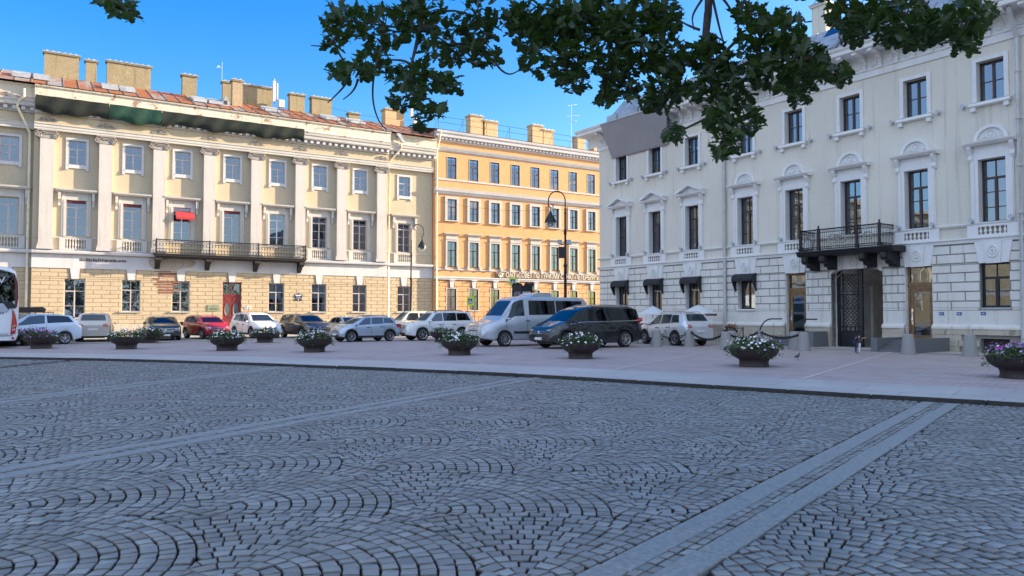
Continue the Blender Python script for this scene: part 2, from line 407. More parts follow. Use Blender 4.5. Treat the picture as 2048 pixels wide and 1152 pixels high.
# window dressings
def upper_surround():
    b = MB(); w, z0, z1 = .66, -.1, 2.1
    for s in (-1,1): b.box(min(s*w,s*(w+.2)),max(s*w,s*(w+.2)),-.07,.02,-.3,2.1)
    b.box(-w-.2,w+.2,-.075,.02,2.1,2.3); b.box(-w,w,-.1,.15,-.13,0); b.box(-w-.2,w+.2,-.1,.02,-.3,-.13)
    for s in (-1,1): b.box(s*(w+.1)-.1,s*(w+.1)+.1,-.12,.02,-.46,-.3)
    return b.mesh('surround', M['white'])
us = upper_surround()
def mid_surround():
    b = MB(); w = .74
    for s in (-1,1):
        b.box(min(s*w,s*(w+.34)),max(s*w,s*(w+.34)),-.09,.02,0,3.12); b.box(min(s*(w+.05),s*(w+.2)),max(s*(w+.05),s*(w+.2)),-.115,-.09,0,3.12)
        b.box(s*(w+.52)-.11,s*(w+.52)+.11,-.32,.02,3.1,3.78); b.prism([(.02,2.5),(-.1,2.5),(-.16,2.62),(-.12,2.8),(-.26,3.1),(.02,3.1)],'x',s*(w+.52)-.09,s*(w+.52)+.09)
    b.box(-w-.34,w+.34,-.09,.02,3.12,3.42); b.box(-w-.34,w+.34,-.05,.02,3.42,3.78)
    b.prism([(.02,3.78),(-.38,3.78),(-.5,3.9),(-.52,4.02),(.02,4.1)],'x',-1.52,1.52)
    return b.mesh('surround', M['white_worn'])
ms = mid_surround()
def balu_panel(w, n, z0, z1, mname='balustrade'):
    b = MB()
    for s in (-1,1): b.box(min(s*w,s*(w+.45)),max(s*w,s*(w+.45)),-.12,.02,z0-.05,z1)
    b.box(-w,w,-.12,.02,z0-.05,z0+.08); b.box(-w,w,-.12,.02,z1-.08,z1); b.box(-w,w,-.005,.02,z0,z1,1)
    for i in range(n): baluster(b, -w+(i+.5)*2*w/n, -.06, z0+.08, z1-.08, w/n*.72)
    return b.mesh(mname, [M['white_worn'], M['joint']])
bp_me = balu_panel(.75, 7, 7.2, 8.16)
b = MB(); b.prism([(-.26,4.7),(.26,4.7),(.38,5.6),(-.38,5.6)],'y',-.09,.0); key_me = b.mesh('keystone', M['white'])
b = MB(); b.box(-.92,.92,-.16,.05,-.09,0); sill_me = b.mesh('sill', M['white_worn'])
def dress(cs, y, upp, mid, gr, wing=False):
    for i, c in enumerate(cs):
        h = upp[i]; o = window(YB, (h[0]+h[1])/2, h[2], 1.32, 2.1, y+.12, M['frame_grey'], 2, (.33,), .64, 'yu'); link('surround', us, o, (0,-.12,0))
        h = mid[i]; w = h[1]-h[0]; hh = h[3]-h[2]
        o = window(YB, c, h[2], w, hh, y+.16, M['frame_white'] if i in (2,4) else M['frame_grey'], 2, (.27,.54), .8, 'ym'+str(i in (2,4)), ['',None,'',None,'',None,'blind','blind'][(i+1)%8] or None); link('surround', ms, o, (0,-.16,0))
        link('balustrade', bp_me, YB, (c,y,0)) if not (not wing and i in (2,3,4)) else None
        if not wing and i == 3: continue
        h = gr[i]; o = window(YB, c, h[2], h[1]-h[0], h[3]-h[2], y+.16, M['frame_grey'], 2, (.3,), .68, 'yg', (['full','sides','blind',None,'blind','blind','blind'][i] if not wing else 'blind'))
        link('sill', sill_me, o, (0,-.16,0)); link('keystone', key_me, YB, (c,y,0))
dress(wc, 0, UP, MI, GR); dress(LWs+[RW], WY, wUP, wMI, wGR, True)
link('keystone', key_me, YB, (15.48,0,0))
# entrance door
b = MB(); w = .84
b.box(-w,-w+.1,0,.1,.2,4.7); b.box(w-.1,w,0,.1,.2,4.7); b.box(-w+.1,w-.1,0,.1,4.58,4.7); b.box(-w+.1,w-.1,-.02,.1,3.42,3.56); b.box(-.04,.04,0,.1,3.56,4.58)
d = b.build('door_frame', M['red_paint'], YB, (15.48,.12,0))
for s in (-1,1):
    b = MB(); x0, x1 = (-.74,-.012) if s < 0 else (.012,.74); cx = (x0+x1)/2
    b.box(x0,x1,.02,.08,.2,3.42); b.box(x0+.12,x1-.12,-.005,.02,2.95,3.25); b.box(x0+.12,x1-.12,-.005,.02,.35,1.25)
    ring(b, cx, .012, 2.15, .25, .03, 20, 2.6)
    lf = b.build('door_leaf', M['red_paint'], d)
    b = MB(); b.prism([(cx+.23*math.cos(2*PI*i/20), 2.15+.62*math.sin(2*PI*i/20)) for i in range(20)],'y',.005,.018); b.build('door_glass', M['tint_glass'] if False else mat('dim_door_glass',(.09,.12,.13),.1,var=0), d)
b = MB(); b.tube([(.1,-.0,1.35),(.1,-.08,1.4),(.1,-.08,1.75),(.1,-.0,1.8)],.022,6); b.build('handle', M['chrome'], d)
link('pane', pane_mesh(1.5,1.05,M['glass'],'fan'), d, (0,0,3.54))
b = MB(); b.box(-1.1,1.1,-.5,.3,0,.12); b.box(-.95,.95,-.25,.3,.12,.22); b.build('doorstep', M['granite'], YB, (15.48,0,0))
# balcony
BA = link('balcony', None, YB)
b = MB(); b.box(8.72,22.1,-1.4,-.05,6.86,7.0); b.box(8.66,22.16,-1.46,-.05,7.0,7.1); b.box(8.8,22.02,-1.25,-.1,6.72,6.86); b.build('slab', M['iron_old'], BA)
for x in (8.98,13.2,17.54,21.76):
    b = MB(); b.prism([(-.0,5.75),(-.2,5.75),(-.26,5.95),(-.5,6.0),(-.62,6.25),(-1.05,6.32),(-1.2,6.5),(-1.2,6.72),(0,6.72)],'x',x-.2,x+.2); b.box(x-.26,x+.26,-1.26,-.9,6.5,6.73)
    b.build('bracket', M['iron_old'], BA)
b = MB(); zr = 8.32
def rail_run(mb, p, q, z0, z1, step, r=.014, rings=True):
    p = Vector(p); q = Vector(q); L = (q-p).length; n = int(L/step); u = (q-p)/L
    for z, t in ((z1,.045),(z1-.14,.022),(z0+.08,.03),(z0+.42,.02)):
        mb.tube([(p.x,p.y,z),(q.x,q.y,z)], t, 4)
    for i in range(n+1):
        c = p+u*(L*i/n); mb.tube([(c.x,c.y,z0),(c.x,c.y,z1)], r, 4)
        if rings and i < n:
            e = p+u*(L*(i+.5)/n)
            pts = [(e.x+u.x*step*.45*math.cos(a), e.y+u.y*step*.45*math.cos(a), z0+.25+.15*math.sin(a)) for a in [2*PI*k/8 for k in range(8)]]; mb.tube(pts, .012, 4, True)
            pts = [(e.x+u.x*step*.38*math.cos(a), e.y+u.y*step*.38*math.cos(a), z0+.82+.18*math.sin(a)) for a in [2*PI*k/8 for k in range(8)]]; mb.tube(pts, .016, 4, True)
rail_run(b, (8.78,-1.36,0), (22.04,-1.36,0), 7.1, zr, .26); rail_run(b, (8.78,-1.36,0), (8.78,-.42,0), 7.1, zr, .26); rail_run(b, (22.04,-1.36,0), (22.04,-.42,0), 7.1, zr, .26)
for x in (8.78,13.2,17.54,22.04): b.box(x-.05,x+.05,-1.41,-1.31,7.1,zr+.1)
b.build('railing', M['iron_old'], BA)
# roof with loose coloured sheets
ridge_y, ridge_z, eave_y, eave_z = 6., 23.55, -1.2, 20.84
b = MB(); tones = []
def rpt(x, t, dz=0): return (x, eave_y+(ridge_y-eave_y)*t, eave_z+(ridge_z-eave_z)*t+dz)
x = X0
while x < X1-.01:
    e = min(X1, x+1.15); kind = rng.random(); ts = [0,.32,.66,1] if rng.random() < .7 else [0,.48,1]
    for a, c in zip(ts,ts[1:]):
        b.quad(rpt(x,a),rpt(e,a),rpt(e,c),rpt(x,c)); tones.append(float(np.clip(rng.normal(.52 if kind > .42 else .3,.1),0,1)))
    y0 = eave_z; b.prism([(eave_y,y0),(ridge_y,ridge_z),(ridge_y,ridge_z+.05),(eave_y,y0+.05)],'x',e-.02,e+.02); tones += [.2]*6
    x = e
b.quad((X0,ridge_y,ridge_z),(X1,ridge_y,ridge_z),(X1,13.2,20.8),(X0,13.2,20.8)); tones.append(.3)
me = b.mesh('roof', M['rust_roof']); at = me.attributes.new('tone','FLOAT','FACE'); at.data.foreach_set('value', tones)
RF = link('roof', me, YB)
def hatch(x, t0, t1, w):
    b = MB(); p = rpt(x,t0,.08); q = rpt(x,t1,.08)
    for i in range(3):
        f0, f1 = t0+(t1-t0)*(i+.08)/3, t0+(t1-t0)*(i+.9)/3
        P, Q = rpt(x,f0,.1), rpt(x,f1,.16); b.box(x-w/2,x+w/2,P[1],Q[1],P[2]-.02,Q[2])
    return b.build('roof_hatch', M['zinc'], RF)
for x, w in ((-1.6,1.3),(-.1,1.2),(5.1,1.3),(6.5,1.2),(12.6,1.2),(14.,1.2),(19.3,1.5),(25.4,1.6),(28.2,1.6)): hatch(x, .3, .62, w)
def chimney(root, x0, x1, ztop, y, d, zb, m, cap='pots', mw=.1):
    b = MB(); b.box(x0,x1,y-d/2,y+d/2,zb,ztop-.28,0); b.box(x0-.1,x1+.1,y-d/2-.1,y+d/2+.1,ztop-.28,ztop-.17,0); b.box(x0-.14,x1+.14,y-d/2-.14,y+d/2+.14,ztop-.17,ztop-.1,1)
    n = max(2,int((x1-x0)/.42))
    for i in range(n):
        c = x0+(i+.5)*(x1-x0)/n; b.prism([(c-.16,ztop-.1),(c+.16,ztop-.1),(c,ztop+.03)],'y',y-d/2-.1,y+d/2+.1,1)
    b.box(x0-.06,x1+.06,y-d/2-.06,y+d/2+.06,zb+.0,zb+.32,1)
    return b.build('chimney', [m, M['zinc']], root)
for x0,x1,zt,dd in ((0,2.75,25.8,.8),(3.3,4.2,25.6,.7),(5.05,8.8,25.85,.8),(11.65,13.0,25.65,.8),(15.45,16.3,25.6,.7),(17.4,20.4,25.6,.8),(22.25,23.85,25.4,.8),(24.6,26.8,25.4,.9),(28.8,30.0,24.25,.8),(33.0,35.3,25.3,1.2)):
    chimney(RF, x0, x1, zt, 6., dd, 22.9, M['chimney'] if x0 < 30 else M['chimney_or'])
chimney(RF, 15.8, 16.75, 25.0, 3., .9, 21.9, mat('brown_chimney',(.36,.28,.19),.9,var=.2))
b = MB(); b.prism([(14.45,21.75),(15.4,21.75),(14.92,22.75)],'y',1.2,3.2); b.box(14.78,15.06,1.17,1.2,21.9,22.25,1); b.build('dormer', [M['zinc'],M['room']], RF)
b = MB(); b.tube([(15.43,6,23),(15.43,6,27.5)],.04,5); b.tube([(15.43,6,26.9),(15.1,5.9,26.9)],.03,4); b.lathe([(.12,-.2),(.12,.2)],8,(15.05,5.9,26.9),ax='y'); b.build('antenna', M['chrome'], RF)
b = MB(); b.box(20.3,20.6,4.9,5.1,23.9,26.1); b.box(20.7,20.85,4.9,5.1,24.1,25.9); b.tube([(20.5,5.15,22.8),(20.5,5.15,26.4)],.05,5); b.box(20.9,21.5,4.8,5.2,23.4,24.2); b.build('antenna', M['pipe_grey'], RF)
b = MB(); b.box(36.0,36.3,5,5.3,24.5,26.6); b.box(36.4,37.0,5,5.4,23.6,24.4); b.build('antenna', M['pipe_grey'], RF)
# snow guard along eave
b = MB(); x = 17.
while x < 36.3:
    p = rpt(x,.08); b.tube([(x,p[1],p[2]),(x,p[1]-.05,p[2]+.55)],.018,4); b.tube([(x,p[1]-.05,p[2]+.55),(x,p[1]+.5,p[2]+.2)],.014,4); x += 1.2
for dz in (.3,.55):
    p = rpt(0,.08); b.tube([(17,p[1]-.04,p[2]+dz),(36.3,p[1]-.04,p[2]+dz)],.016,4)
b.build('snow_guard', M['iron_old'], RF)
# downpipes
def pipe(root, pts, r, m, collars=()):
    b = MB(); b.tube(pts, r, 8)
    for z in collars: b.lathe([(r*1.2,z-.05),(r*1.2,z+.05)],8,(pts[-1][0],pts[-1][1],0))
    return smooth_angle(b.build('downpipe', m, root))
pipe(YB, [(-1.3,-.95,20.3),(-1.3,-.95,19.7),(-1.75,-.55,19.2),(-1.75,-.5,18.8),(-.85,.15,16.9),(-.85,.18,16.5),(-.85,.18,.5)], .11, M['pipe_pale'], (3,6,9,12,15))
pipe(YB, [(31.9,-.9,20.3),(32.3,-.9,19.9),(32.3,-.7,19.3),(31.35,.1,17.9),(31.35,.18,17.4),(31.35,.18,.5)], .11, M['pipe_pale'], (3,6,9,12,15))
b = MB(); b.prism([(31.6,20.75),(32.1,20.75),(32.6,19.9),(32.25,19.9)],'y',-1.15,-.8); b.build('gutter_hopper', M['zinc'], YB)
# red window awning
b = MB(); x0, x1 = 10.42, 12.0
pr = [(.1,11.15),(-.35,10.95),(-.72,10.5),(-.72,10.36),(-.66,10.36),(-.66,10.5),(-.3,10.9),(.1,11.08)]
b.prism(pr,'x',x0,x1)
n = 8
for i in range(n): a = x0+i*(x1-x0)/n; b.prism([(a,10.36),(a+(x1-x0)/n,10.36),(a+(x1-x0)/n*.5,10.24)],'y',-.72,-.7)
b.build('awning', mat('red_awning_cloth',(.36,.025,.035),.8,var=.15), YB)
for c in (wc[0],wc[1],wc[3]):
    b = MB(); b.box(c-.68,c+.68,.02,.14,11.22,11.44); b.build('awning_box', mat('rolled_awning',(.14,.02,.025),.8,var=.1) if 'rolled_awning' not in bpy.data.materials else bpy.data.materials['rolled_awning'], YB)
# bare brick patch where plaster fell off: rough bricks set in the wall
b = MB(); z = 3.55; r = random.Random(3)
for row in range(9):
    n = r.choice((1,2,2,3)) if row < 6 else 2; x = 8.95 + r.uniform(-.45,.25) + (.2 if row < 3 else 0)
    for k in range(n):
        w = r.uniform(.55,.8); b.box(x,x+w-.05,-.045,.0,z,z+.17,0); x += w
    z += .245
b.build('bare_brick_patch', M['brick_bare'], YB)
b = MB(); vs = [(8.3,6.75),(8.3,6.2),(8.7,5.7),(9.6,5.62),(10.6,5.66),(11.2,5.9),(11.9,6.0),(12.3,6.4),(12.0,6.7),(10.2,6.76)]
b.prism(vs,'y',-.115,-.1); b.build('fallen_plaster_patch', stucco('bare_render',(.36,.32,.28),stain=(.2,.16,.13),amt=.6,vs=2,peel=(.24,.14,.11),peel_amt=.58), YB)

# ================================================================== ORANGE BUILDING (middle)
OB = thing('orange_building', 'orange four storey building with rows of brown windows at the far end of the square', 'building', (PLX,PLY,0), DL)
OX0, OX1 = 36.6, 70.; oc = [38.78+2.795*k for k in range(11)]; OY = .08
ow = 1.16
rA = [(c-ow/2,c+ow/2,16.78,19.2) for c in oc]; rB = [(c-ow/2,c+ow/2,12.14,14.48) for c in oc]; rC = [(c-ow/2,c+ow/2,6.9,9.76) for c in oc]; rD = [(c-ow/2,c+ow/2,2.14,4.5) for c in oc]
b = MB(); wall(b, OX0, OX1, 5.5, 21.5, OY, rA+rB+rC, .22)
for p, q in (((OX0,OY),(OX0,13)),((OX1,OY),(OX1,13)),((OX0,13),(OX1,13))): b.quad((*p,0),(*q,0),(*q,21.9),(*p,21.9))
b.build('wall', M['orange'], OB)
b = MB(); wall(b, OX0, OX1, .8, 5.5, OY, rD, .22, 1)
blocks(b, OX0, OX1, .8, 5.35, .57, 1.4, rD+[(c-.36,c+.36,4.5,5.5) for c in oc], OY, .035, .045, 0)
b.build('rusticated_wall', [M['orange_block'], mat('orange_joint',(.2,.1,.05),.9)], OB)
b = MB(); plinth(b, OX0, OX1, OY); b.build('plinth', M['plinth'], OB)
def run(name, poly, m, root=OB, xa=OX0, xb=OX1):
    b = MB(); b.prism([(y+OY,z) for y,z in poly],'x',xa,xb); return b.build(name, m, root)
run('band', [(.02,5.5),(-.1,5.5),(-.14,5.62),(-.2,5.7),(-.2,5.8),(.02,5.85)], M['white'])
run('band', [(.02,14.98),(-.12,15.0),(-.16,15.2),(-.34,15.3),(-.4,15.5),(-.44,15.62),(.02,15.7)], M['white'])
run('band', [(.02,16.55),(-.08,16.55),(-.1,16.7),(.02,16.74)], M['white'])
run('band', [(.02,19.75),(-.08,19.75),(-.12,19.9),(-.24,20.0),(-.34,20.2),(.02,20.25)], M['white'])
run('sill_band', [(.02,6.55),(-.1,6.58),(-.12,6.7),(.02,6.74)], M['white'])
run('cornice', [(.02,20.85),(-.1,20.88),(-.14,21.0),(-.2,21.25),(-.56,21.3),(-.6,21.6),(-.72,21.7),(-.78,21.95),(.02,22.0)], M['white'])
for nm, z0, z1, y0, y1, st, w in (('dentil_row',21.05,21.26,-.4,-.19,.5,.26),('dentil_row',15.13,15.24,-.24,-.15,.24,.13),('dentil_row',19.86,19.95,-.2,-.1,.24,.12)):
    b = MB(); x = OX0+.2
    while x < OX1: b.box(x,x+w,OY+y0,OY+y1,z0,z1); x += st
    b.build(nm, M['white'], OB)
M['warm_trim'] = stucco('warm_trim',(.42,.4,.385),stain=(.35,.3,.24),amt=.4)
def surr(w, h, t, d, sill=True, hood=False, low=False):
    b = MB()
    for s in (-1,1): b.box(min(s*w,s*(w+t)),max(s*w,s*(w+t)),-d,.02,-.02,h)
    b.box(-w-t,w+t,-d,.02,h,h+t)
    if sill: b.box(-w-t-.06,w+t+.06,-d-.08,.1,-.14,-.02)
    if hood:
        b.box(-w-t,w+t,-d-.05,.02,h+t,h+t+.12); b.box(-w-t+.04,w+t-.04,-d+.03,.02,h+t+.12,h+t+.5); b.prism([(.02,h+t+.5),(-.2,h+t+.5),(-.3,h+t+.62),(-.32,h+t+.7),(.02,h+t+.76)],'x',-w-t-.14,w+t+.14)
        for s in (-1,1): b.box(s*(w+t)-.12,s*(w+t)+.12,-d-.1,.02,-.3,.12)
    return b.mesh('surround', M['warm_trim'])
sA = surr(ow/2,2.42,.045,.03,False); sB = surr(ow/2,2.34,.3,.13); sC = surr(ow/2,2.86,.2,.12,False,True); sD = surr(ow/2,2.36,.1,.05)
b = MB(); b.prism([(-.2,4.62),(.2,4.62),(.28,5.5),(-.28,5.5)],'y',-.12,0); b.box(-.34,.34,-.3,0,5.42,5.5); okey = b.mesh('keystone', M['white'])
for i, c in enumerate(oc):
    for row, sr, h, k, rows, tr in ((rA,sA,2.42,'oa',(.38,),.64),(rB,sB,2.34,'ob',(.38,),.64),(rC,sC,2.86,'oc',(.36,),.66),(rD,sD,2.36,'od',(.36,),.64)):
        cu = None if k in ('oa',) else [None,'sides',None,'blind',None][(i*7+len(k)+int(h*10))%5]
        o = window(OB, c, row[i][2], ow, h, OY+.1, M['frame_brown'], 2, rows, tr, k, cu); link('surround', sr, o, (0,-.1,0))
    link('keystone', okey, OB, (c,OY,0))
b = MB(); b.quad((OX0-.3,-.72,22.0),(OX1,-.72,22.0),(OX1,6.5,23.7),(OX0-.3,6.5,23.7)); b.quad((OX0-.3,6.5,23.7),(OX1,6.5,23.7),(OX1,13,22),(OX0-.3,13,22))
ORF = b.build('roof', M['zinc'], OB)
for x0,x1,zt,zb in ((42.95,44.6,25.5,22.5),(44.9,46.7,25.1,22.5),(51.75,53.3,25.5,22.5),(53.4,54.95,25.1,22.5),(58.75,60.0,24.9,22.5),(61.4,62.6,24.25,22.5)):
    chimney(ORF, x0, x1, zt, 4., 1.2, zb, M['chimney_or'])
b = MB(); x = 37.2
while x < 68:
    b.tube([(x,.3,22.1),(x,.3,23.75)],.028,4); b.tube([(x,.3,23.6),(x,1.4,22.4)],.02,4); x += 3.1
for z in (23.7,23.05): b.tube([(37.2,.3,z),(68,.3,z)],.02,4)
b.build('roof_railing', M['iron_old'], ORF)
b = MB(); b.tube([(58.2,4,22.6),(58.2,4,29)],.04,5)
for z, w in ((28.9,.9),(27.5,1.3),(26.7,.8)):
    b.tube([(58.2-w*.6,4,z-.15),(58.2+w,4,z+.2)],.025,4)
    for k in range(4): xx = 58.2-w*.5+k*w*.4; b.tube([(xx,3.7,z+.02),(xx,4.3,z+.02)],.012,4)
b.build('antenna', M['chrome'], ORF)
b = MB(); b.tube([(61.2,2,22.5),(61.2,2,23.4)],.3,8); b.build('roof_vent', M['zinc'], ORF)
pipe(OB, [(37.0,-.75,21.7),(36.9,-.5,20.6),(36.85,-.05,19.6),(36.85,-.05,.4)], .1, M['pipe_pale'], (4,8,12,16))
# ================================================================== CREAM BUILDING (right)
DR = math.atan2(-.83102608,.55623346)
CB = thing('cream_building', 'cream three storey palace in shade with arched window heads, iron balcony and gateway', 'building', (6.3587,54.2848,0), DR)
cs = [2.39,5.67,8.93,13.03,16.31,19.62,22.94,26.22,30.1,33.4]; CX1 = 66.
cw = 1.15
cU = [(c-cw/2,c+cw/2,11.08,12.85) for c in cs]; cM = [(c-cw/2,c+cw/2,5.72,8.52) for c in cs]
cG = [(c-cw/2-.02,c+cw/2+.02,1.98,3.95) for c in cs]
cG[4] = (15.68,16.94,.5,3.92); cG[6] = (22.3,23.58,.5,4.0); GATE = (18.42,21.2,0,4.0); cG[5] = GATE
b = MB(); wall(b, 0, CX1, 4.9, 15.0, 0, cU+cM, .36)
for p, q in (((0,0),(0,16)),((CX1,0),(CX1,16)),((0,16),(18.42,16)),((21.2,16),(CX1,16))): b.quad((*p,0),(*q,0),(*q,15),(*p,15))
b.quad((18.42,16,4.3),(21.2,16,4.3),(21.2,16,15),(18.42,16,15))
b.build('wall', M['cream'], CB)
keyh = [(c-.62,c+.62,3.9,4.9) for i, c in enumerate(cs) if i != 5] + [(17.9,21.7,4.0,4.9)]
bas = (25.6,26.75,.1,.62)
b = MB(); wall(b, 0, CX1, .0, 4.9, 0, cG+[bas], .36, 1)
blocks(b, .0, CX1, 1.85, 4.82, .43, 1.22, cG+keyh, 0, .045, .045, 0)
blocks(b, .0, CX1, 1.15, 1.87, .72, 60, cG+keyh, 0, .045, .01, 0)
b.build('rusticated_wall', [M['cream_block'], M['joint_cream']], CB)
b = MB()
op = sorted([(15.68,16.94),(18.42,21.2),(22.3,23.58)]); xs = [0]
for p, q in op: xs += [p,q]
xs.append(CX1)
for i in range(0,len(xs),2):
    a, e = xs[i], xs[i+1]
    for r in range(4):
        z0, z1 = r*.26, r*.26+.255; x = a
        while x < e-.05:
            w = min(e, x+rng.uniform(.5,1.5)); d = rng.uniform(0,.045)
            if not (w > bas[0] and x < bas[1] and z0 < .62): b.box(x+.006,w-.006,-.14-d,.02,z0,z1)
            x = w
    b.prism([(.02,1.03),(-.2,1.03),(-.2,1.12),(-.08,1.24),(.02,1.24)],'x',a,e,1)
b.build('plinth', [M['plinth'], M['cream_block']], CB)
b = MB(); b.quad((bas[0],.3,.1),(bas[1],.3,.1),(bas[1],.3,.62),(bas[0],.3,.62)); b.build('basement_window', M['room'], CB)
def crun(name, poly, m, xa=0, xb=CX1):
    b = MB(); b.prism(poly,'x',xa,xb); return b.build(name, m, CB)
crun('belt_course', [(.02,4.86),(-.1,4.86),(-.12,4.98),(-.2,5.02),(-.2,5.08),(.02,5.1)], M['cream_trim'], -.1)
crun('sill_band', [(.02,5.6),(-.1,5.6),(-.16,5.68),(.02,5.74)], M['cream_trim'], -.1)
crun('architrave', [(.02,13.5),(-.08,13.5),(-.08,13.8),(-.14,13.84),(-.14,13.88),(.02,13.9)], M['cream_trim'], -.1)
b = MB(); b.prism([(.02,13.9),(-.04,13.9),(-.04,14.5),(-.12,14.56),(-.16,14.62),(-1.16,14.64),(-1.18,14.72),(-1.16,14.82),(-1.26,14.9),(-1.32,15.02),(.02,15.04)],'x',-1.25,CX1)
b.prism([(0,13.5),(-.08,13.5),(-.08,13.9),(-.04,14.5),(-.6,14.64),(-.6,15.0),(0,15.0)],'y',0,14)
x = .4
while x < 34: ring(b, x, -.06, 14.2, .2, .035, 14); ring(b, x, -.06, 14.2, .1, .03, 10); b.lathe([(.2,-.05),(.2,-.04)],12,(x,0,14.2),ax='y'); x += .82
b.build('cornice', M['cream_trim'], CB)
b = MB(); b.prism([(-.04,13.92),(-.16,13.92),(-.2,14.0),(-.15,14.1),(-.2,14.25),(-.38,14.4),(-.42,14.6),(-.04,14.62)],'x',-.1,.1); b.box(-.12,.12,-1.06,-.5,14.5,14.64); b.box(-.12,.12,-.2,-.04,13.84,13.92)
for s in (-.05,.05): b.tube([(s,-.2,13.96),(s,-.17,14.1),(s,-.22,14.25),(s,-.4,14.42),(s,-.43,14.58)],.022,4)
bk = b.mesh('cornice_bracket', M['cream_trim']); x = .81
while x < 34: link('cornice_bracket', bk, CB, (x,0,0)); x += .82
# dressings
def c_surround(kind):
    b = MB(); w, h, t = cw/2, 2.8, .3
    for s in (-1,1):
        b.box(min(s*w,s*(w+t)),max(s*w,s*(w+t)),-.09,.02,-.02,h); b.box(min(s*(w+.12),s*(w+.26)),max(s*(w+.12),s*(w+.26)),-.115,-.09,-.02,h)
        b.box(min(s*w,s*(w-.02)),max(s*w,s*(w-.02)),-.09,.34,0,h)
        b.prism([(.02,h-.1),(-.1,h-.1),(-.18,h+.02),(-.12,h+.2),(-.3,h+.5),(-.3,h+.58),(.02,h+.58)],'x',s*(w+t-.02)-.085,s*(w+t-.02)+.085)
    b.box(-w-t,w+t,-.09,.02,h,h+.26); b.box(-w,w,-.09,.34,h-.02,h); b.box(-w-t+.1,w+t-.1,-.05,.02,h+.26,h+.58)
    H = h+.58; W = w+t+.2
    b.prism([(.02,H),(-.3,H),(-.42,H+.1),(-.44,H+.17),(.02,H+.2)],'x',-W,W)
    if kind == 'tri':
        for s in (-1,1): b.prism([(s*W,H+.17),(0,H+.62),(0,H+.76),(s*(W+.04),H+.3)],'y',-.44,.02)
        b.prism([(-W+.1,H+.18),(W-.1,H+.18),(0,H+.62)],'y',-.12,.02)
    else:
        n = 14; r0, r1 = .56, .7
        pts = [(r1*math.cos(PI*i/n), H+.2+.95*r1*math.sin(PI*i/n)) for i in range(n+1)] + [(r0*math.cos(PI*i/n), H+.2+.95*r0*math.sin(PI*i/n)) for i in range(n,-1,-1)]
        for i in range(n):
            a0, a1 = PI*i/n, PI*(i+1)/n
            P = [(r*math.cos(a),H+.2+.95*r*math.sin(a)) for r,a in ((r0,a0),(r1,a0),(r1,a1),(r0,a1))]; b.prism(P,'y',-.16,.02)
        b.prism([(r0*math.cos(PI*i/n), H+.2+.95*r0*math.sin(PI*i/n)) for i in range(n+1)],'y',-.05,.02)
        ring(b, 0, -.06, H+.45, .17, .04, 14); b.lathe([(.08,-.1),(.06,-.05)],8,(0,0,H+.45),ax='y')
        for s in (-1,1): volute(b, s*.28, -.06, H+.32, .09, .028, 1.4, s); volute(b, s*.43, -.06, H+.28, .06, .024, 1.3, -s)
    return b.mesh('surround', M['cream_trim'])
cs_tri, cs_arc = c_surround('tri'), c_surround('arc')
b = MB(); w = cw/2
for s in (-1,1): b.box(min(s*w,s*(w+.16)),max(s*w,s*(w+.16)),-.06,.02,0,1.95); b.box(min(s*w,s*(w-.02)),max(s*w,s*(w-.02)),-.06,.34,0,1.77); b.box(s*(w+.1)-.1,s*(w+.1)+.1,-.2,.02,-.42,-.24)
b.box(-w,w,-.06,.02,1.77,1.93); b.prism([(.3,-.02),(-.1,-.04),(-.24,-.1),(-.26,-.2),(-.18,-.24),(.02,-.24)],'x',-w-.26,w+.26)
cs_up = b.mesh('surround', M['cream_trim'])
b = MB(); b.prism([(-.6,3.93),(.6,3.93),(.76,4.86),(-.76,4.86)],'y',-.1,0)
b.prism([(-.28,3.91),(.28,3.91),(.36,4.87),(-.36,4.87)],'y',-.16,0)
ring(b, 0, -.17, 4.42, .2, .04, 14, 1.25); ring(b, 0, -.17, 4.42, .08, .05, 10, 1.3); ckey = b.mesh('keystone', M['cream_trim'])
cbal = balu_panel(.58, 6, 5.1, 5.6); cbal.materials[0] = M['cream_trim']
b = MB(); b.lathe([(.03,0),(.09,-.16),(.1,-.2)],10,(0,0,0),ax='y'); b.box(-.03,.03,-.1,.0,-.14,-.04); spot_me = b.mesh('spotlight', M['zinc'])
cur = ['one','sides','sides','full','full','sides','sides',None,'sides','full']
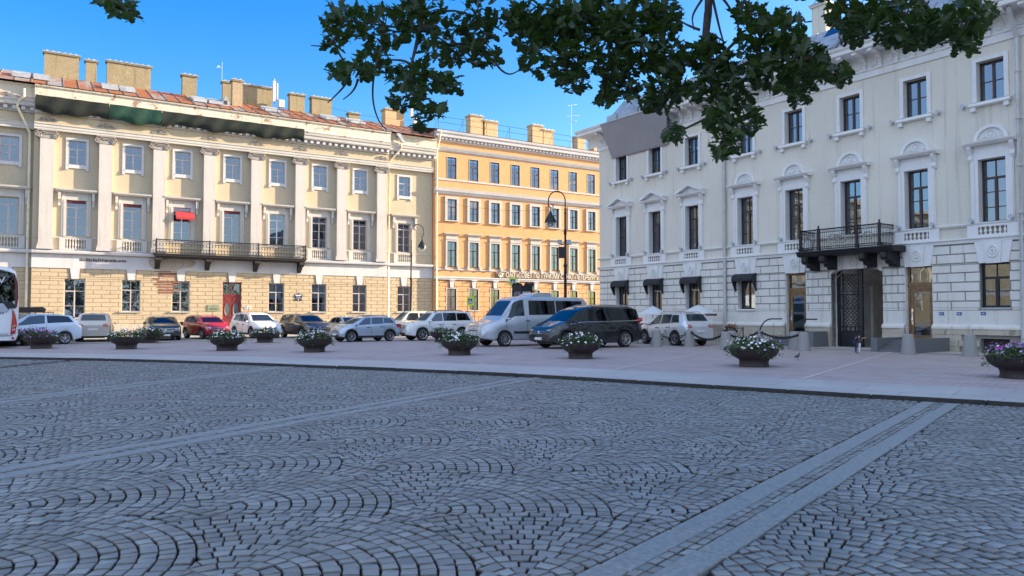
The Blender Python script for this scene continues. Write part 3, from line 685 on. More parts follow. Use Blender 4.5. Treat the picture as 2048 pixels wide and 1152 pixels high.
for i, c in enumerate(cs):
    o = window(CB, c, 11.08, cw, 1.77, .3, M['frame_brown'], 2, (.5,), None, 'cu', ['sides','one','sides','full','sides','full','full','sides','full','sides'][i]); link('surround', cs_up, o, (0,-.3,0))
    o = window(CB, c, 5.72, cw, 2.8, .3, M['frame_brown'], 2, (.24,.48), .7, 'cm', cur[i], bar=.075); link('surround', cs_tri if i < 3 else cs_arc, o, (0,-.3,0))
    if i != 5: link('balustrade', cbal, CB, (c,-.02,0)); link('keystone', ckey, CB, (c,0,0))
    for s in (-1,1):
        if i != 5: link('spotlight', spot_me, CB, (c+s*(cw/2+.22),-.12,5.84))
        link('spotlight', spot_me, CB, (c+s*(cw/2+.52),-.02,11.0))
    if i in (0,1,2,3):
        o = window(CB, c, 1.98, cw+.04, 1.97, .26, M['frame_brown'], 1, (), None, 'cg', None, M['glass_clear'], 'shop_window')
        b = MB(); 
        for s in (-1,1): b.box(s*(cw/2+.02)-.02*(s>0),s*(cw/2+.02)+.02*(s<0),-.24,.0,0,1.97)
        b.box(-.64,.64,-.4,-.2,-.08,0); b.build('sill', M['cream_trim'], o)
        b = MB(); x0, x1 = -.72, .72
        pr = [(.0,4.05),(-.22,4.02),(-.42,3.9),(-.48,3.72),(-.46,3.72),(-.4,3.88),(-.2,3.98),(0,4.0)]
        b.prism(pr,'x',x0,x1)
        for s in (x0,x1): b.prism([(.0,4.04),(-.22,4.01),(-.42,3.89),(-.48,3.72),(-.46,3.62),(-.3,3.3),(-.14,3.02),(-.0,2.98),(-.05,3.4)],'x',s-.012,s+.012)
        for k in range(6): a = x0+k*(x1-x0)/6; b.prism([(a,3.73),(a+.24,3.73),(a+.22,3.6),(a+.12,3.57),(a+.02,3.6)],'y',-.485,-.47)
        b.build('awning', mat('black_awning_cloth',(.02,.02,.024),.75,var=.2) if 'black_awning_cloth' not in bpy.data.materials else bpy.data.materials['black_awning_cloth'], CB, (c,0,0))
        if i in (1,2):
            b = MB(); r = random.Random(i); x = -.34
            while x < .3: w = r.uniform(.03,.08); b.box(x,x+w,-.012,-.002,1.2,1.2+r.uniform(.05,.075)); x += w+.025
            b.build('window_lettering', M['plate'], o)
            b = MB()
            for k in range(3): b.lathe([(.09,0),(.07,.3),(.12,.45),(.14,.75),(.06,.9),(.05,.98),(.08,1.08),(.0,1.2)],10,(-.3+.27*k,.22+.03*k,.02+.1*k))
            b.build('window_display', M['frame_grey'], o)
    elif i in (7,8,9):
        o = window(CB, c, 1.98, cw+.04, 1.97, .2, M['dark_metal'], 2, (), .66, 'cw', 'sides', M['glass_clear'], bar=.09)
        b = MB(); b.box(-.66,.66,-.32,.0,-.06,.0); b.build('sill', M['zinc'], o)
# curtains of the ground floor show-case depth
# doors
def shop_door(x0, x1, z0, z1):
    w = x1-x0; c = (x0+x1)/2; h = z1-z0; b = MB(); t = .12
    b.box(-w/2,-w/2+t,0,.1,0,h); b.box(w/2-t,w/2,0,.1,0,h); b.box(-w/2+t,w/2-t,0,.1,h-t,h); b.box(-w/2,w/2,-.06,.1,h*.72,h*.72+.08); b.box(-w/2+t,w/2-t,-.02,.1,h*.68,h*.72); b.box(-w/2+t,w/2-t,-.02,.1,h*.72+.08,h*.72+.16)
    o = b.build('entrance_door', M['wood'], CB, (c,.2,z0))
    b = MB(); g = w/2-t-.01
    b.box(-g,-g+.14,.02,.08,0,h*.68); b.box(g-.14,g,.02,.08,0,h*.68); b.box(-g+.14,g-.14,.02,.08,0,.2); b.box(-g+.14,g-.14,.02,.08,h*.68-.14,h*.68)
    b.build('door_leaf', M['wood'], o)
    b = MB(); b.quad((-g+.1,.05,.15),(g-.1,.05,.15),(g-.1,.05,h*.68-.1),(-g+.1,.05,h*.68-.1)); b.quad((-g,.06,h*.74),(g,.06,h*.74),(g,.06,h-.1),(-g,.06,h-.1)); b.build('pane', M['glass_clear'], o)
    b = MB(); b.tube([(-g+.07,.02,.85),(-g+.07,-.05,.9),(-g+.07,-.05,1.25),(-g+.07,.02,1.3)],.018,5); b.box(-g+.03,-g+.11,.01,.02,.7,1.45); b.build('handle', M['chrome'], o)
    b = MB()
    for s in (-1,1): b.box(s*w/2-.02*(s>0),s*w/2+.02*(s<0),-.2,.0,0,h)
    b.build('reveal', M['cream_trim'], o); return o
d5 = shop_door(15.68,16.94,.5,3.92); d6 = shop_door(22.3,23.58,.5,4.0)
# gateway
b = MB(); x0, x1, y1 = 18.42, 21.2, 16.
b.quad((x0,0,.0),(x0,y1,.0),(x0,y1,4.4),(x0,0,4.4)); b.quad((x1,0,.0),(x1,0,4.4),(x1,y1,4.4),(x1,y1,0));
n = 10
for i in range(n):
    p = [(x0+(x1-x0)*k/n, 3.55+.75*math.sin(PI*k/n)) for k in (i,i+1)]; b.quad((p[0][0],.35,p[0][1]),(p[1][0],.35,p[1][1]),(p[1][0],y1,p[1][1]),(p[0][0],y1,p[0][1]))
for y in (1.6,3.6,5.6,8.,11.,14.):
    for s, xx in ((1,x0),(-1,x1)): b.box(min(xx,xx+s*.12),max(xx,xx+s*.12),y,y+.5,0,3.2); b.box(min(xx,xx+s*.18),max(xx,xx+s*.18),y-.06,y+.56,3.0,3.2)
b.quad((10,26,0),(30,26,0),(30,26,7),(10,26,7))  # added unseen wall behind the passage, keeps the sun from shining through
b.build('passage', mat('passage_plaster',(.78,.75,.71),.9,var=.2,vs=1.), CB)
b = MB(); xm, w2 = (x0+x1)/2, (x1-x0)/2
for i in range(n):
    k0, k1 = -1+2*i/n, -1+2*(i+1)/n; f = lambda k: 3.78+.24*math.sqrt(max(0,1-k*k))
    b.prism([(xm+k0*w2,f(k0)),(xm+k1*w2,f(k1)),(xm+k1*w2,4.08),(xm+k0*w2,4.08)],'y',-.06,.35)
b.prism([(17.95,4.0),(21.68,4.0),(21.95,4.86),(17.65,4.86)],'y',-.09,-.0); b.prism([(19.3,3.98),(20.3,3.98),(20.45,4.87),(19.15,4.87)],'y',-.15,-.0)
ring(b, 19.8, -.16, 4.45, .26, .04, 16, 1.2); ring(b, 19.8, -.16, 4.45, .12, .05, 12, 1.2)
b.build('gateway_arch', M['cream_block'], CB)
b = MB(); y = .5; gx0, gx1 = 18.5, 19.86
b.box(gx0-.05,gx0+.1,y-.05,y+.05,0,3.95); b.box(gx1-.14,gx1,y-.05,y+.05,0,3.98); b.box(gx0,gx1,y-.03,y+.03,0,.82)
for z in (.82,1.05,2.0,2.72,2.86,3.72): b.box(gx0,gx1,y-.03,y+.03,z-.03,z+.03)
ix0, ix1 = gx0+.26, gx1-.26
b.box(ix0-.03,ix0+.03,y-.03,y+.03,.82,3.95); b.box(ix1-.03,ix1+.03,y-.03,y+.03,.82,3.95)
for z0, z1 in ((1.08,1.97),(2.03,2.7),(2.9,3.7)):
    r = (ix1-ix0)/8; row = 0; z = z0
    while z + r < z1+.05:
        for k in range(5 if row % 2 else 4):
            cx = ix0 + r*(2*k+(0 if row % 2 else 1)); pts = []
            for j in range(9):
                a = PI*j/8; xx = cx+r*math.cos(a)
                if ix0-.01 <= xx <= ix1+.01: pts.append((xx,y,z+r*1.05*math.sin(a)))
            if len(pts) > 1: b.tube(pts, .016, 4)
        z += r*1.02; row += 1
for x in (gx0+.4,gx0+.66,gx0+.92): b.box(x-.03,x+.03,y-.03,y+.03,.82,1.05)
b.build('iron_gate', M['dark_metal'], CB)
b = MB(); b.box(21.02,21.12,.6,1.9,.1,3.9); b.build('iron_gate', M['dark_metal'], CB)
# balcony
BC = link('balcony', None, CB)
b = MB(); b.prism([(.0,4.66),(-1.2,4.66),(-1.26,4.74),(-1.3,4.84),(-1.36,4.88),(-1.36,4.93),(.0,4.95)],'x',17.28,22.42); b.build('slab', M['dark_metal'], BC)
for x in (17.62,18.64,20.78,21.9):
    b = MB(); b.prism([(-.0,3.98),(-.34,3.98),(-.4,4.1),(-.62,4.12),(-.68,4.26),(-1.0,4.3),(-1.1,4.42),(-1.1,4.66),(0,4.66)],'x',x-.2,x+.2); b.box(x-.14,x+.14,-1.16,-1.1,4.4,4.66); b.build('bracket', M['dark_metal'], BC)
b = MB(); fx = [17.5,18.56,20.64,21.78]; yb, z0, z1 = -1.25, 4.95, 6.0
def bars(p, q, step, n0=0):
    p, q = Vector(p), Vector(q); L = (q-p).length; n = max(1,int(L/step)); u = (q-p)/L
    for i in range(1,n):
        c = p+u*(L*i/n); b.tube([(c.x,c.y,z0+.05),(c.x,c.y,z1-.16)],.012,4)
    for z, t in ((z1,.03),(z1-.16,.018),(z0+.16,.015),(z0+.04,.02),(z0+.66,.01)): b.tube([(p.x,p.y,z),(q.x,q.y,z)],t,4)
    m = int(L/.1)
    for i in range(m):
        c = p+u*(L*(i+.5)/m)
        for zz in (z1-.08,z0+.1): b.tube([(c.x+u.x*.045*math.cos(a),c.y+u.y*.045*math.cos(a),zz+.05*math.sin(a)) for a in [2*PI*k/6 for k in range(6)]],.01,3,True)
for a, c in zip(fx,fx[1:]): bars((a,yb,0),(c,yb,0),.115)
bars((17.5,yb,0),(17.5,0,0),.115); bars((21.78,yb,0),(21.78,0,0),.115)
for x in fx: b.box(x-.055,x+.055,yb-.055,yb+.055,z0,z1+.06); b.box(x-.08,x+.08,yb-.08,yb+.08,z0,z0+.14); b.lathe([(.05,z1+.06),(.03,z1+.1),(.055,z1+.16),(0,z1+.22)],8,(x,yb,0))
b.build('railing', M['dark_metal'], BC)
gg = mat('gilded_grey',(.3,.29,.24),.5,.4)
for x, r in ((18.03,.21),(21.21,.21),(19.35,.22),(19.6,.2),(19.85,.22)): b = MB(); ring(b, x, yb-.02, z0+.52, r, .028, 18); b.build('railing_ring', gg, BC)
# roof
b = MB(); b.quad((-1.2,-1.2,15.05),(CX1,-1.2,15.05),(CX1,.5,15.5),(-1.2,.5,15.5)); b.quad((-.2,.5,15.5),(CX1,.5,15.5),(CX1,2.6,17.7),(-.2,2.6,17.7)); b.quad((-.2,2.6,17.7),(CX1,2.6,17.7),(CX1,9,18.4),(-.2,9,18.4)); b.quad((-.2,9,18.4),(CX1,9,18.4),(CX1,16,15),(-.2,16,15))
b.quad((-.2,.5,15.5),(-.2,2.6,17.7),(-.2,9,18.4),(-.2,16,15))
x = 0.
while x < CX1: b.prism([(.5,15.5),(2.6,17.7),(2.58,17.74),(.48,15.54)],'x',x,x+.03); x += .7
CRF = b.build('roof', M['zinc'], CB)
b = MB(); x = 1.4
for k in range(6): b.box(x+k*1.05,x+k*1.05+1.0,-.5+.1*(k%2),.4,15.2,15.72)
b.build('gutter_box', M['zinc'], CRF)
for x in (10.5,14.2,17.7,21.2,24.8):
    b = MB(); b.prism([(.6,15.75),(2.3,17.45),(2.2,17.56),(.5,15.85)],'x',x-.7,x+.7,0); b.quad((x-.6,.56,15.87),(x+.6,.56,15.87),(x+.6,2.14,17.52),(x-.6,2.14,17.52),1); b.build('roof_window', [M['zinc'],M['glass']], CRF)
chimney(CRF, 15.1, 16.0, 20.0, 4., .9, 17.6, M['cream'])
b = MB(); b.tube([(15.05,3.6,19),(14.6,3.6,19.1),(14.5,3.6,19.4)],.05,5); b.build('antenna', M['iron_old'], CRF)
pipe(CB, [(11.56,-.5,14.4),(11.56,-.16,13.6),(11.56,-.16,.3)], .1, M['pipe_grey'], (2,4,6,8,10,12))
pipe(CB, [(27.35,-.9,14.6),(27.35,-.18,13.4),(27.35,-.18,.3)], .1, M['pipe_grey'], (2,4,6,8,10,12))
# small blue wall plates, grey screen and other things fixed in front of the walls
def on(P, rz, x, y, z): c, s = math.cos(rz), math.sin(rz); return (P[0]+x*c-y*s, P[1]+x*s+y*c, z)
CP = (6.3587,54.2848); LP = (PLX,PLY)
bl = mat('blue_enamel',(.02,.07,.3),.4,var=.1)
b = MB(); b.box(-.1,.1,-.02,0,-.065,.065,0); b.box(-.06,.06,-.024,-.02,.0,.02,1); b.box(-.05,.03,-.024,-.02,-.03,-.015,1); bp = b.mesh('plate', [bl,M['plate']])
for x, ww in ((23.98,'nearest the glazed door'),(24.75,'in the middle of its row of three'),(25.75,'directly below the dark window')):
    o = link('wall_plate', bp, None, on(CP,DR,x,-.05,1.72), DR); tag(o, 'small blue enamel plate on the cream wall, '+ww, 'sign', 'blue plates on the cream wall')
b = MB(); nx, nz = 24, 6; vs = []
for i in range(nx+1):
    for j in range(nz+1):
        t = i/nx; s = j/nz; xa = 1.72+(8.1-1.72)*t; xb = 1.55+(6.95-1.55)*t
        vs.append((xa+(xb-xa)*s, -1.36+1.2*s-.03*math.sin(t*9)*math.sin(PI*s), 14.9+(12.75-14.9)*s))
k = nz+1
b.add(vs,[(i*k+j,(i+1)*k+j,(i+1)*k+j+1,i*k+j+1) for i in range(nx) for j in range(nz)])
b.tube([(1.5,-.1,12.74),(7.0,-.1,12.74)],.035,5); b.tube([(1.7,-1.38,14.92),(8.1,-1.38,14.92)],.03,5)
o = b.build('facade_screen', mat('grey_mesh_screen',(.3,.29,.31),.8,var=.06,vs=1.5), None, (*CP,0), DR, smooth=True); tag(o,'flat grey protective screen stretched under the cornice at the corner of the cream building','screen')

# netting under the yellow palace cornice
def netting(xa, xb, col, label, dip, y0=-1.3):
    b = MB(); nx = int((xb-xa)*3); nz = 8; vs = []; ph = xa
    for i in range(nx+1):
        x = xa+(xb-xa)*i/nx
        sag = .12*math.sin(x*1.3+ph)+.08*math.sin(x*2.9)
        for j in range(nz+1):
            s = j/nz; y = y0+.14*s+.26*s**6+.04*math.sin(x*4+s*3); z = 19.86-(1.3+dip+sag)*s
            vs.append((x,y,z))
    k = nz+1; b.add(vs,[(i*k+j,(i+1)*k+j,(i+1)*k+j+1,i*k+j+1) for i in range(nx) for j in range(nz)])
    o = b.build('netting', mat(label.split()[0]+'_net',col,.9,var=.3,vs=2.5), None, (*LP,0), DL, smooth=True); return tag(o,label,'netting','protective nets under the palace cornice')
netting(-.5,4.9,(.008,.014,.013),'black protective net under the palace cornice, left of the green one',.0)
netting(4.92,9.05,(.006,.045,.033),'green protective net between two black nets under the palace cornice',.0)
netting(9.08,21.85,(.009,.017,.016),'blackish long protective net under the palace cornice, right of the green one',-.15)
# lettering on the orange front
o = link('lettering', fit_text('ОАО «СОВЕТ ПО ТУРИЗМУ САНКТ-ПЕТЕРБУРГ»', 13.5, .62, .01, mat('pale_letters',(.6,.57,.5),.5,var=.0)), None, on(LP,DL,45.75,-.12,5.95), DL)
tag(o,'raised pale Cyrillic letters along the first floor of the orange building','sign')
b = MB(); b.box(44.4,60.6,-.06,.05,5.86,6.52); o = b.build('sign_board', mat('brown_sign_board',(.16,.1,.06),.6,var=.1), None, (*LP,0), DL); tag(o,'long brown board carrying the pale letters on the orange building','sign')
b = MB(); ring(b,0,-.02,0,.25,.04,16); b.prism([(-.1,-.22),(.12,-.22),(.12,.22),(.0,.05)],'y',-.03,0); b.box(.16,.5,-.03,0,.1,.2); b.box(.24,.34,-.03,0,-.2,.1)
o = b.build('emblem', bpy.data.materials['pale_letters'], None, on(LP,DL,45.0,-.1,6.2), DL); tag(o,'round pale emblem in front of the letters on the orange building','sign')
# remains of a removed sign on the yellow palace, plaques
b = MB(); r = random.Random(5); x = 0.
while x < 3.55:
    w = r.uniform(.09,.2)
    if not 2.3 < x < 2.42: b.box(x,x+w,-.02,0,r.uniform(0,.04),r.uniform(.2,.28))
    x += w+r.uniform(.01,.05)
o = b.build('old_letter_traces', mat('scraped_letters',(.12,.1,.085),.9,var=.3,vs=14), None, on(LP,DL,3.0,-.105,6.22), DL); tag(o,'dark scraped traces of removed letters on the white band of the yellow palace','sign')
b = MB(); b.box(-.5,.5,-.03,0,-.3,.3,0); b.box(-.32,.32,-.034,-.03,-.06,-.02,1); b.box(-.38,.34,-.034,-.03,-.16,-.12,1); b.prism([(-.06,.08),(.04,.08),(.07,.2),(0,.16)],'y',-.034,-.03,1)
o = b.build('plaque', [mat('olive_plaque',(.2,.24,.16),.45,var=.1),M['room']], None, on(LP,DL,13.82,-.04,2.26), DL); tag(o,'olive green metal plaque on the yellow wall left of the red door','plaque')
b = MB(); b.prism([(-.36,.02),(.36,.02),(.36,.36),(.22,.44),(.08,.44),(0,.52),(-.08,.44),(-.22,.44),(-.36,.36)],'y',-.03,0,0); b.box(-.36,.36,-.03,0,-.24,-.06,0); b.box(-.28,.28,-.034,-.03,.25,.34,1); b.box(-.2,.2,-.034,-.03,.1,.14,1); b.box(-.04,.04,-.034,-.03,-.2,-.1,1)
o = b.build('house_number_sign', [mat('navy_enamel',(.015,.02,.08),.4,var=.1),M['plate']], None, on(LP,DL,21.75,-.04,3.25), DL); tag(o,'dark blue house number sign with curved top on the yellow wall','sign')
b = MB(); b.box(-.34,.0,-.02,0,-.16,.04,0); b.box(-.1,.34,-.03,-.02,-.06,.16,1); b.box(0.0,.24,-.034,-.03,0,.08,2)
o = b.build('notice_plate', [M['zinc'],M['plate'],M['lens_red']], None, on(LP,DL,16.95,-.04,2.3), DL); tag(o,'small white and grey notice on the yellow wall right of the red door','sign')
# ================================================================== GROUND
CX, CY = -21.8, -23.9
_th = np.array([20,50.5,51.9,54,57.9,62.9,66.8,72.4,80.8,88.4,120]); _rk = np.array([49.7,49.68,49.53,49.39,49.59,50.19,50.53,51.11,52.48,53.69,56.])
def RK(th): return np.interp(th, _th, _rk)
def pol(r, th, z=0.): a = math.radians(th); return (r*math.cos(a), r*math.sin(a), z)          # about the centre of the round drive
b = MB(); b.quad((-900,-900,-.16),(900,-900,-.16),(900,900,-.16),(-900,900,-.16)); tag(b.build('ground', mat('ground_dust',(.2,.19,.18),.95,var=.15,vs=.2)), kind='structure')

def sett_mat():
    m, nt, bs = _nt('cobblestone'); bs.inputs['Specular IOR Level'].default_value = .5
    at = N(nt,'ShaderNodeAttribute',attribute_name='tone'); n1 = noise(nt,28.,detail=5); n2 = noise(nt,1.1,detail=3)
    c = mixc(nt, at.outputs['Fac'], (.15,.168,.17), (.3,.335,.33)); c = mixc(nt, ramp(nt,n1,.3,.75), c, mixc(nt,.3,c,(.33,.33,.33))); pk = N(nt,'ShaderNodeMath',operation='PINGPONG'); nt.links.new(at.outputs['Fac'],pk.inputs[0]); pk.inputs[1].default_value = .07; c = mixc(nt, ramp(nt,pk.outputs[0],.045,.07), c, mixc(nt,.35,c,(.26,.2,.16)))
    c = mixc(nt, ramp(nt,n2,.42,.7), c, mixc(nt,.45,c,(.13,.125,.1)))
    nt.links.new(c, bs.inputs['Base Color'])
    mr = N(nt,'ShaderNodeMapRange'); nt.links.new(n1,mr.inputs[0]); mr.inputs[3].default_value = .34; mr.inputs[4].default_value = .6; nt.links.new(mr.outputs[0],bs.inputs['Roughness'])
    bump(nt, bs, noise(nt,45.,detail=6), .5, .008); return m
M['sett'] = sett_mat()
def bed_mat():
    m, nt, bs = _nt('joint_earth'); bs.inputs['Roughness'].default_value = .95
    n1 = noise(nt,.9,detail=4); n2 = noise(nt,30.)
    c = mixc(nt, ramp(nt,n1,.5,.62), (.03,.027,.023), (.028,.034,.014)); nt.links.new(mixc(nt,ramp(nt,n2,.4,.7),c,(.03,.028,.025)), bs.inputs['Base Color']); return m
M['bed'] = bed_mat()
ZC = -.08
quads = []        # each: 4 corners (x,y) in world
def add_poly(P): quads.append(P)
bands = [30.2,40.4,52.07,63.6,73.95,84.6,95.]
HW = .33
def keep(x, y):
    d2 = x*x+y*y
    return y > 1.0 and abs(x) < 1.05*y*.8+2.2 and d2 < 40**2
def P(r, th): a = math.radians(th); return (CX+r*math.cos(a), CY+r*math.sin(a))
def bandpt(bc, r, off): a = math.radians(bc); return (CX+r*math.cos(a)-off*math.sin(a), CY+r*math.sin(a)+off*math.cos(a))
def free(x, y, m=.0):
    r = math.hypot(x-CX,y-CY); th = math.degrees(math.atan2(y-CY,x-CX))
    if r > RK(th)-.33-m: return False
    return min(abs(th-q)*PI/180*r for q in bands) > HW+.05+m
def put(W):
    m = sum(W)/4
    if not keep(*m) or not free(*m,-.06): return
    q = []
    for w_ in W:
        r_ = math.hypot(w_[0]-CX,w_[1]-CY); t_ = math.degrees(math.atan2(w_[1]-CY,w_[0]-CX)); bc = min(bands,key=lambda z: abs(z-t_)); o_ = (t_-bc)*PI/180*r_
        if abs(o_) < HW+.012 and bc in bands[1:5]: w_ = np.array(bandpt(bc,r_,math.copysign(HW+.012,o_)))
        q.append(w_)
    if np.linalg.norm(q[0]-q[2]) > .05 and np.linalg.norm(q[1]-q[3]) > .05: add_poly(q)
AXD = R(58.); AN = np.array([math.cos(AXD),math.sin(AXD)]); AT = np.array([AN[1],-AN[0]]); RS = 1.71; ROW = 1.07; DR_ = RS/13
def fan(c):
    low = [c+s*RS*AT-ROW*AN for s in (-1,1)]+[c-2*ROW*AN]
    def cell(loc):
        W = [c+AT*t_+AN*n_ for t_,n_ in loc]; m = sum(W)/4
        for l in low:
            if np.linalg.norm(m-l) < RS-.035: return
        q = []
        for w_ in W:
            for l in low:
                d = w_-l; L = np.linalg.norm(d)
                if L < RS+.005: w_ = l+d/L*(RS+.005)
            q.append(w_)
        put(q)
    for k in range(1,14):
        r0, r1 = (k-1)*DR_+.005, k*DR_-.005
        if k == 1:
            cell([(-.12,.005),(-.005,.005),(-.005,.125),(-.08,.115)]); cell([(.005,.005),(.12,.005),(.08,.115),(.005,.125)]); continue
        n = max(3,int(round((r0+r1)/2*PI/.13))); e = [-90+180*(i+(.5 if k%2 else 0)+rng.uniform(-.16,.16))/n for i in range(n+1)]
        e[0] = -90; e = [x for x in e if x < 88]+[90]
        for a0, a1 in zip(e,e[1:]):
            g = math.degrees(.005/r1)
            if a1-a0 < 3*g: continue
            A0, A1 = R(a0+g), R(a1-g); cell([(r0*math.sin(A0),r0*math.cos(A0)),(r0*math.sin(A1),r0*math.cos(A1)),(r1*math.sin(A1),r1*math.cos(A1)),(r1*math.sin(A0),r1*math.cos(A0))])
    for k in range(9):
        n1, n0 = -k*DR_-.005, -(k+1)*DR_+.005; t_ = -.75+rng.uniform(0,.1)
        while t_ < .75:
            w_ = rng.uniform(.12,.16); cell([(t_+.005,n0),(t_+w_-.005,n0),(t_+w_-.005,n1),(t_+.005,n1)]); t_ += w_
for i in range(-14,18):
    for j in range(-10,44):
        c = np.array([-2.83,6.9]) + AT*(2*RS*i + (RS if j%2 else 0)) + AN*ROW*j
        if c[1] < -2 or c[1] > 37 or math.hypot(c[0]-CX,c[1]-CY) > 57 or abs(c[0]) > .84*c[1]+7: continue
        fan(c)
# soldier course beside the kerb
th = 38.
while th < 95:
    d = math.degrees(.13/RK(th))
    for ra, rb in ((-.31,-.17),(-.155,-.015)):
        q = [P(RK(th)+ra,th+.008),P(RK(th)+ra,th+d-.008),P(RK(th)+rb,th+d-.008),P(RK(th)+rb,th+.008)]
        if keep(*q[0]) and all(abs(th-x)*PI/180*50 > HW for x in bands): add_poly(q)
    th += d
def bandpt_unused(bc, r, off): a = math.radians(bc); return (CX+r*math.cos(a)-off*math.sin(a), CY+r*math.sin(a)+off*math.cos(a))
for bc in bands:
    r = 30.
    while r < RK(bc)-.05:
        if keep(*bandpt(bc,r,0)):
            for o0, o1 in ((-.075,-.004),(.004,.075)): 
                s = rng.uniform(0,.02); add_poly([bandpt(bc,r+s,o0),bandpt(bc,r+.15+s,o0),bandpt(bc,r+.15+s,o1),bandpt(bc,r+s,o1)])
        r += .162
Q = np.array(quads)                         # n,4,2
n = len(Q); Q += rng.normal(0,.0035,Q.shape)
cen = Q.mean(1,keepdims=True)
zt = rng.normal(0,.003,(n,1)); tilt = rng.normal(0,.02,(n,2))
def ring3(scale_in, dz):
    d = Q-cen; L = np.linalg.norm(d,axis=2,keepdims=True); p = cen+d*(1-scale_in/np.maximum(L,.02))
    z = ZC+zt+dz+((p-cen)*tilt[:,None,:]).sum(2)
    return np.concatenate([p,z[:,:,None]],2)
V = np.concatenate([ring3(.0,-.07),ring3(.001,-.011),ring3(.009,0.)],1)      # n,12,3
fl = [(8,9,10,11)]+[(i,(i+1)%4,4+(i+1)%4,4+i) for i in range(4)]+[(4+i,4+(i+1)%4,8+(i+1)%4,8+i) for i in range(4)]
F = (np.arange(n)[:,None,None]*12+np.array(fl)[None]).reshape(-1)
tn = rng.normal(.46,.27,n); tn[rng.random(n) < .015] = 1.3; tone = np.repeat(np.clip(tn,0,1.3),9)
nb = 12*n
bedv = []; bth = np.linspace(20,110,91)
for t in bth: bedv += [(*P(24,t),ZC-.042),(*P(RK(t)+.02,t),ZC-.042)]
bedv = np.array(bedv); bf = []
for i in range(len(bth)-1): bf += [nb+2*i,nb+2*i+1,nb+2*i+3,nb+2*i+2]
allv = np.concatenate([V.reshape(-1,3),bedv]); allf = np.concatenate([F,np.array(bf)])
nf = len(allf)//4
me = bpy.data.meshes.new('cobbled_square'); me.vertices.add(len(allv)); me.vertices.foreach_set('co', allv.astype(np.float32).ravel())
me.loops.add(len(allf)); me.loops.foreach_set('vertex_index', allf.astype(np.int32)); me.polygons.add(nf)
me.polygons.foreach_set('loop_start', np.arange(0,nf*4,4,dtype=np.int32)); me.polygons.foreach_set('loop_total', np.full(nf,4,dtype=np.int32))
me.materials.append(M['sett']); me.materials.append(M['bed']); me.materials.append(mat('worn_sett_edge',(.12,.115,.11),.8,var=.3,vs=30))
mi = np.zeros(nf,dtype=np.int32); mi[9*n:] = 1; mi[:9*n] = np.tile([0,1,1,1,1,2,2,2,2],n); me.polygons.foreach_set('material_index', mi)
at = me.attributes.new('tone','FLOAT','FACE'); at.data.foreach_set('value', np.concatenate([tone,np.zeros(nf-9*n)]).astype(np.float32)); me.update(calc_edges=True); me.validate()
tag(link('cobbled_square', me), kind='structure')
print('SETTS', n)
# granite slab bands
def slab(mb, P4, z0, z1, bev=.012):
    c = np.array(P4).mean(0); 
    lo = [(*p,z0) for p in P4]; mid = [(*p,z1-bev) for p in P4]; top = [(*(np.array(p)+(c-np.array(p))/max(1e-6,np.linalg.norm(c-np.array(p)))*bev*1.3),z1) for p in P4]
    mb.add(lo+mid+top, [(8,9,10,11)]+[(i,(i+1)%4,4+(i+1)%4,4+i) for i in range(4)]+[(4+i,4+(i+1)%4,8+(i+1)%4,8+i) for i in range(4)])
M['slab'] = mat('granite_slab',(.24,.258,.255),.55,var=.25,vs=22,bmp=.25,bs_=70)
for bc in bands[1:5]:
    b = MB()
    for s in (-1,1):
        r = 29.+rng.uniform(0,.5)
        while r < RK(bc)-.03:
            e = min(RK(bc)-.03, r+rng.uniform(.9,1.35)); o0, o1 = (s*.085, s*.325); w = rng.normal(0,.006); z = ZC+.004+rng.normal(0,.003)
            slab(b, [bandpt(bc,r+.006,o0+w),bandpt(bc,e-.006,o0+w),bandpt(bc,e-.006,o1+w),bandpt(bc,r+.006,o1+w)], ZC-.05, z); r = e
    tag(b.build('slab_band', M['slab']), kind='structure')
b = MB(); th = 20.
while th < 108:
    e = th+math.degrees(rng.uniform(1.6,2.3)/50); z = .012+rng.normal(0,.004); d = rng.normal(0,.006)
    slab(b,[P(RK(th)+d,th+.012),P(RK(e)+d,e-.012),P(RK(e)+.17,e-.012),P(RK(th)+.17,th+.012)][::-1], -.13, z, .018); th = e
ko = b.build('kerb', [mat('kerb_stone',(.38,.37,.36),.6,var=.25,vs=30,bmp=.3),mat('kerb_riser_dark',(.035,.032,.03),.8,var=.4,vs=9)]); tag(ko, kind='structure')
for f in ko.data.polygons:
    if abs(f.normal.z) < .5: f.material_index = 1  # upright kerb faces take the darker material, the top stays pale
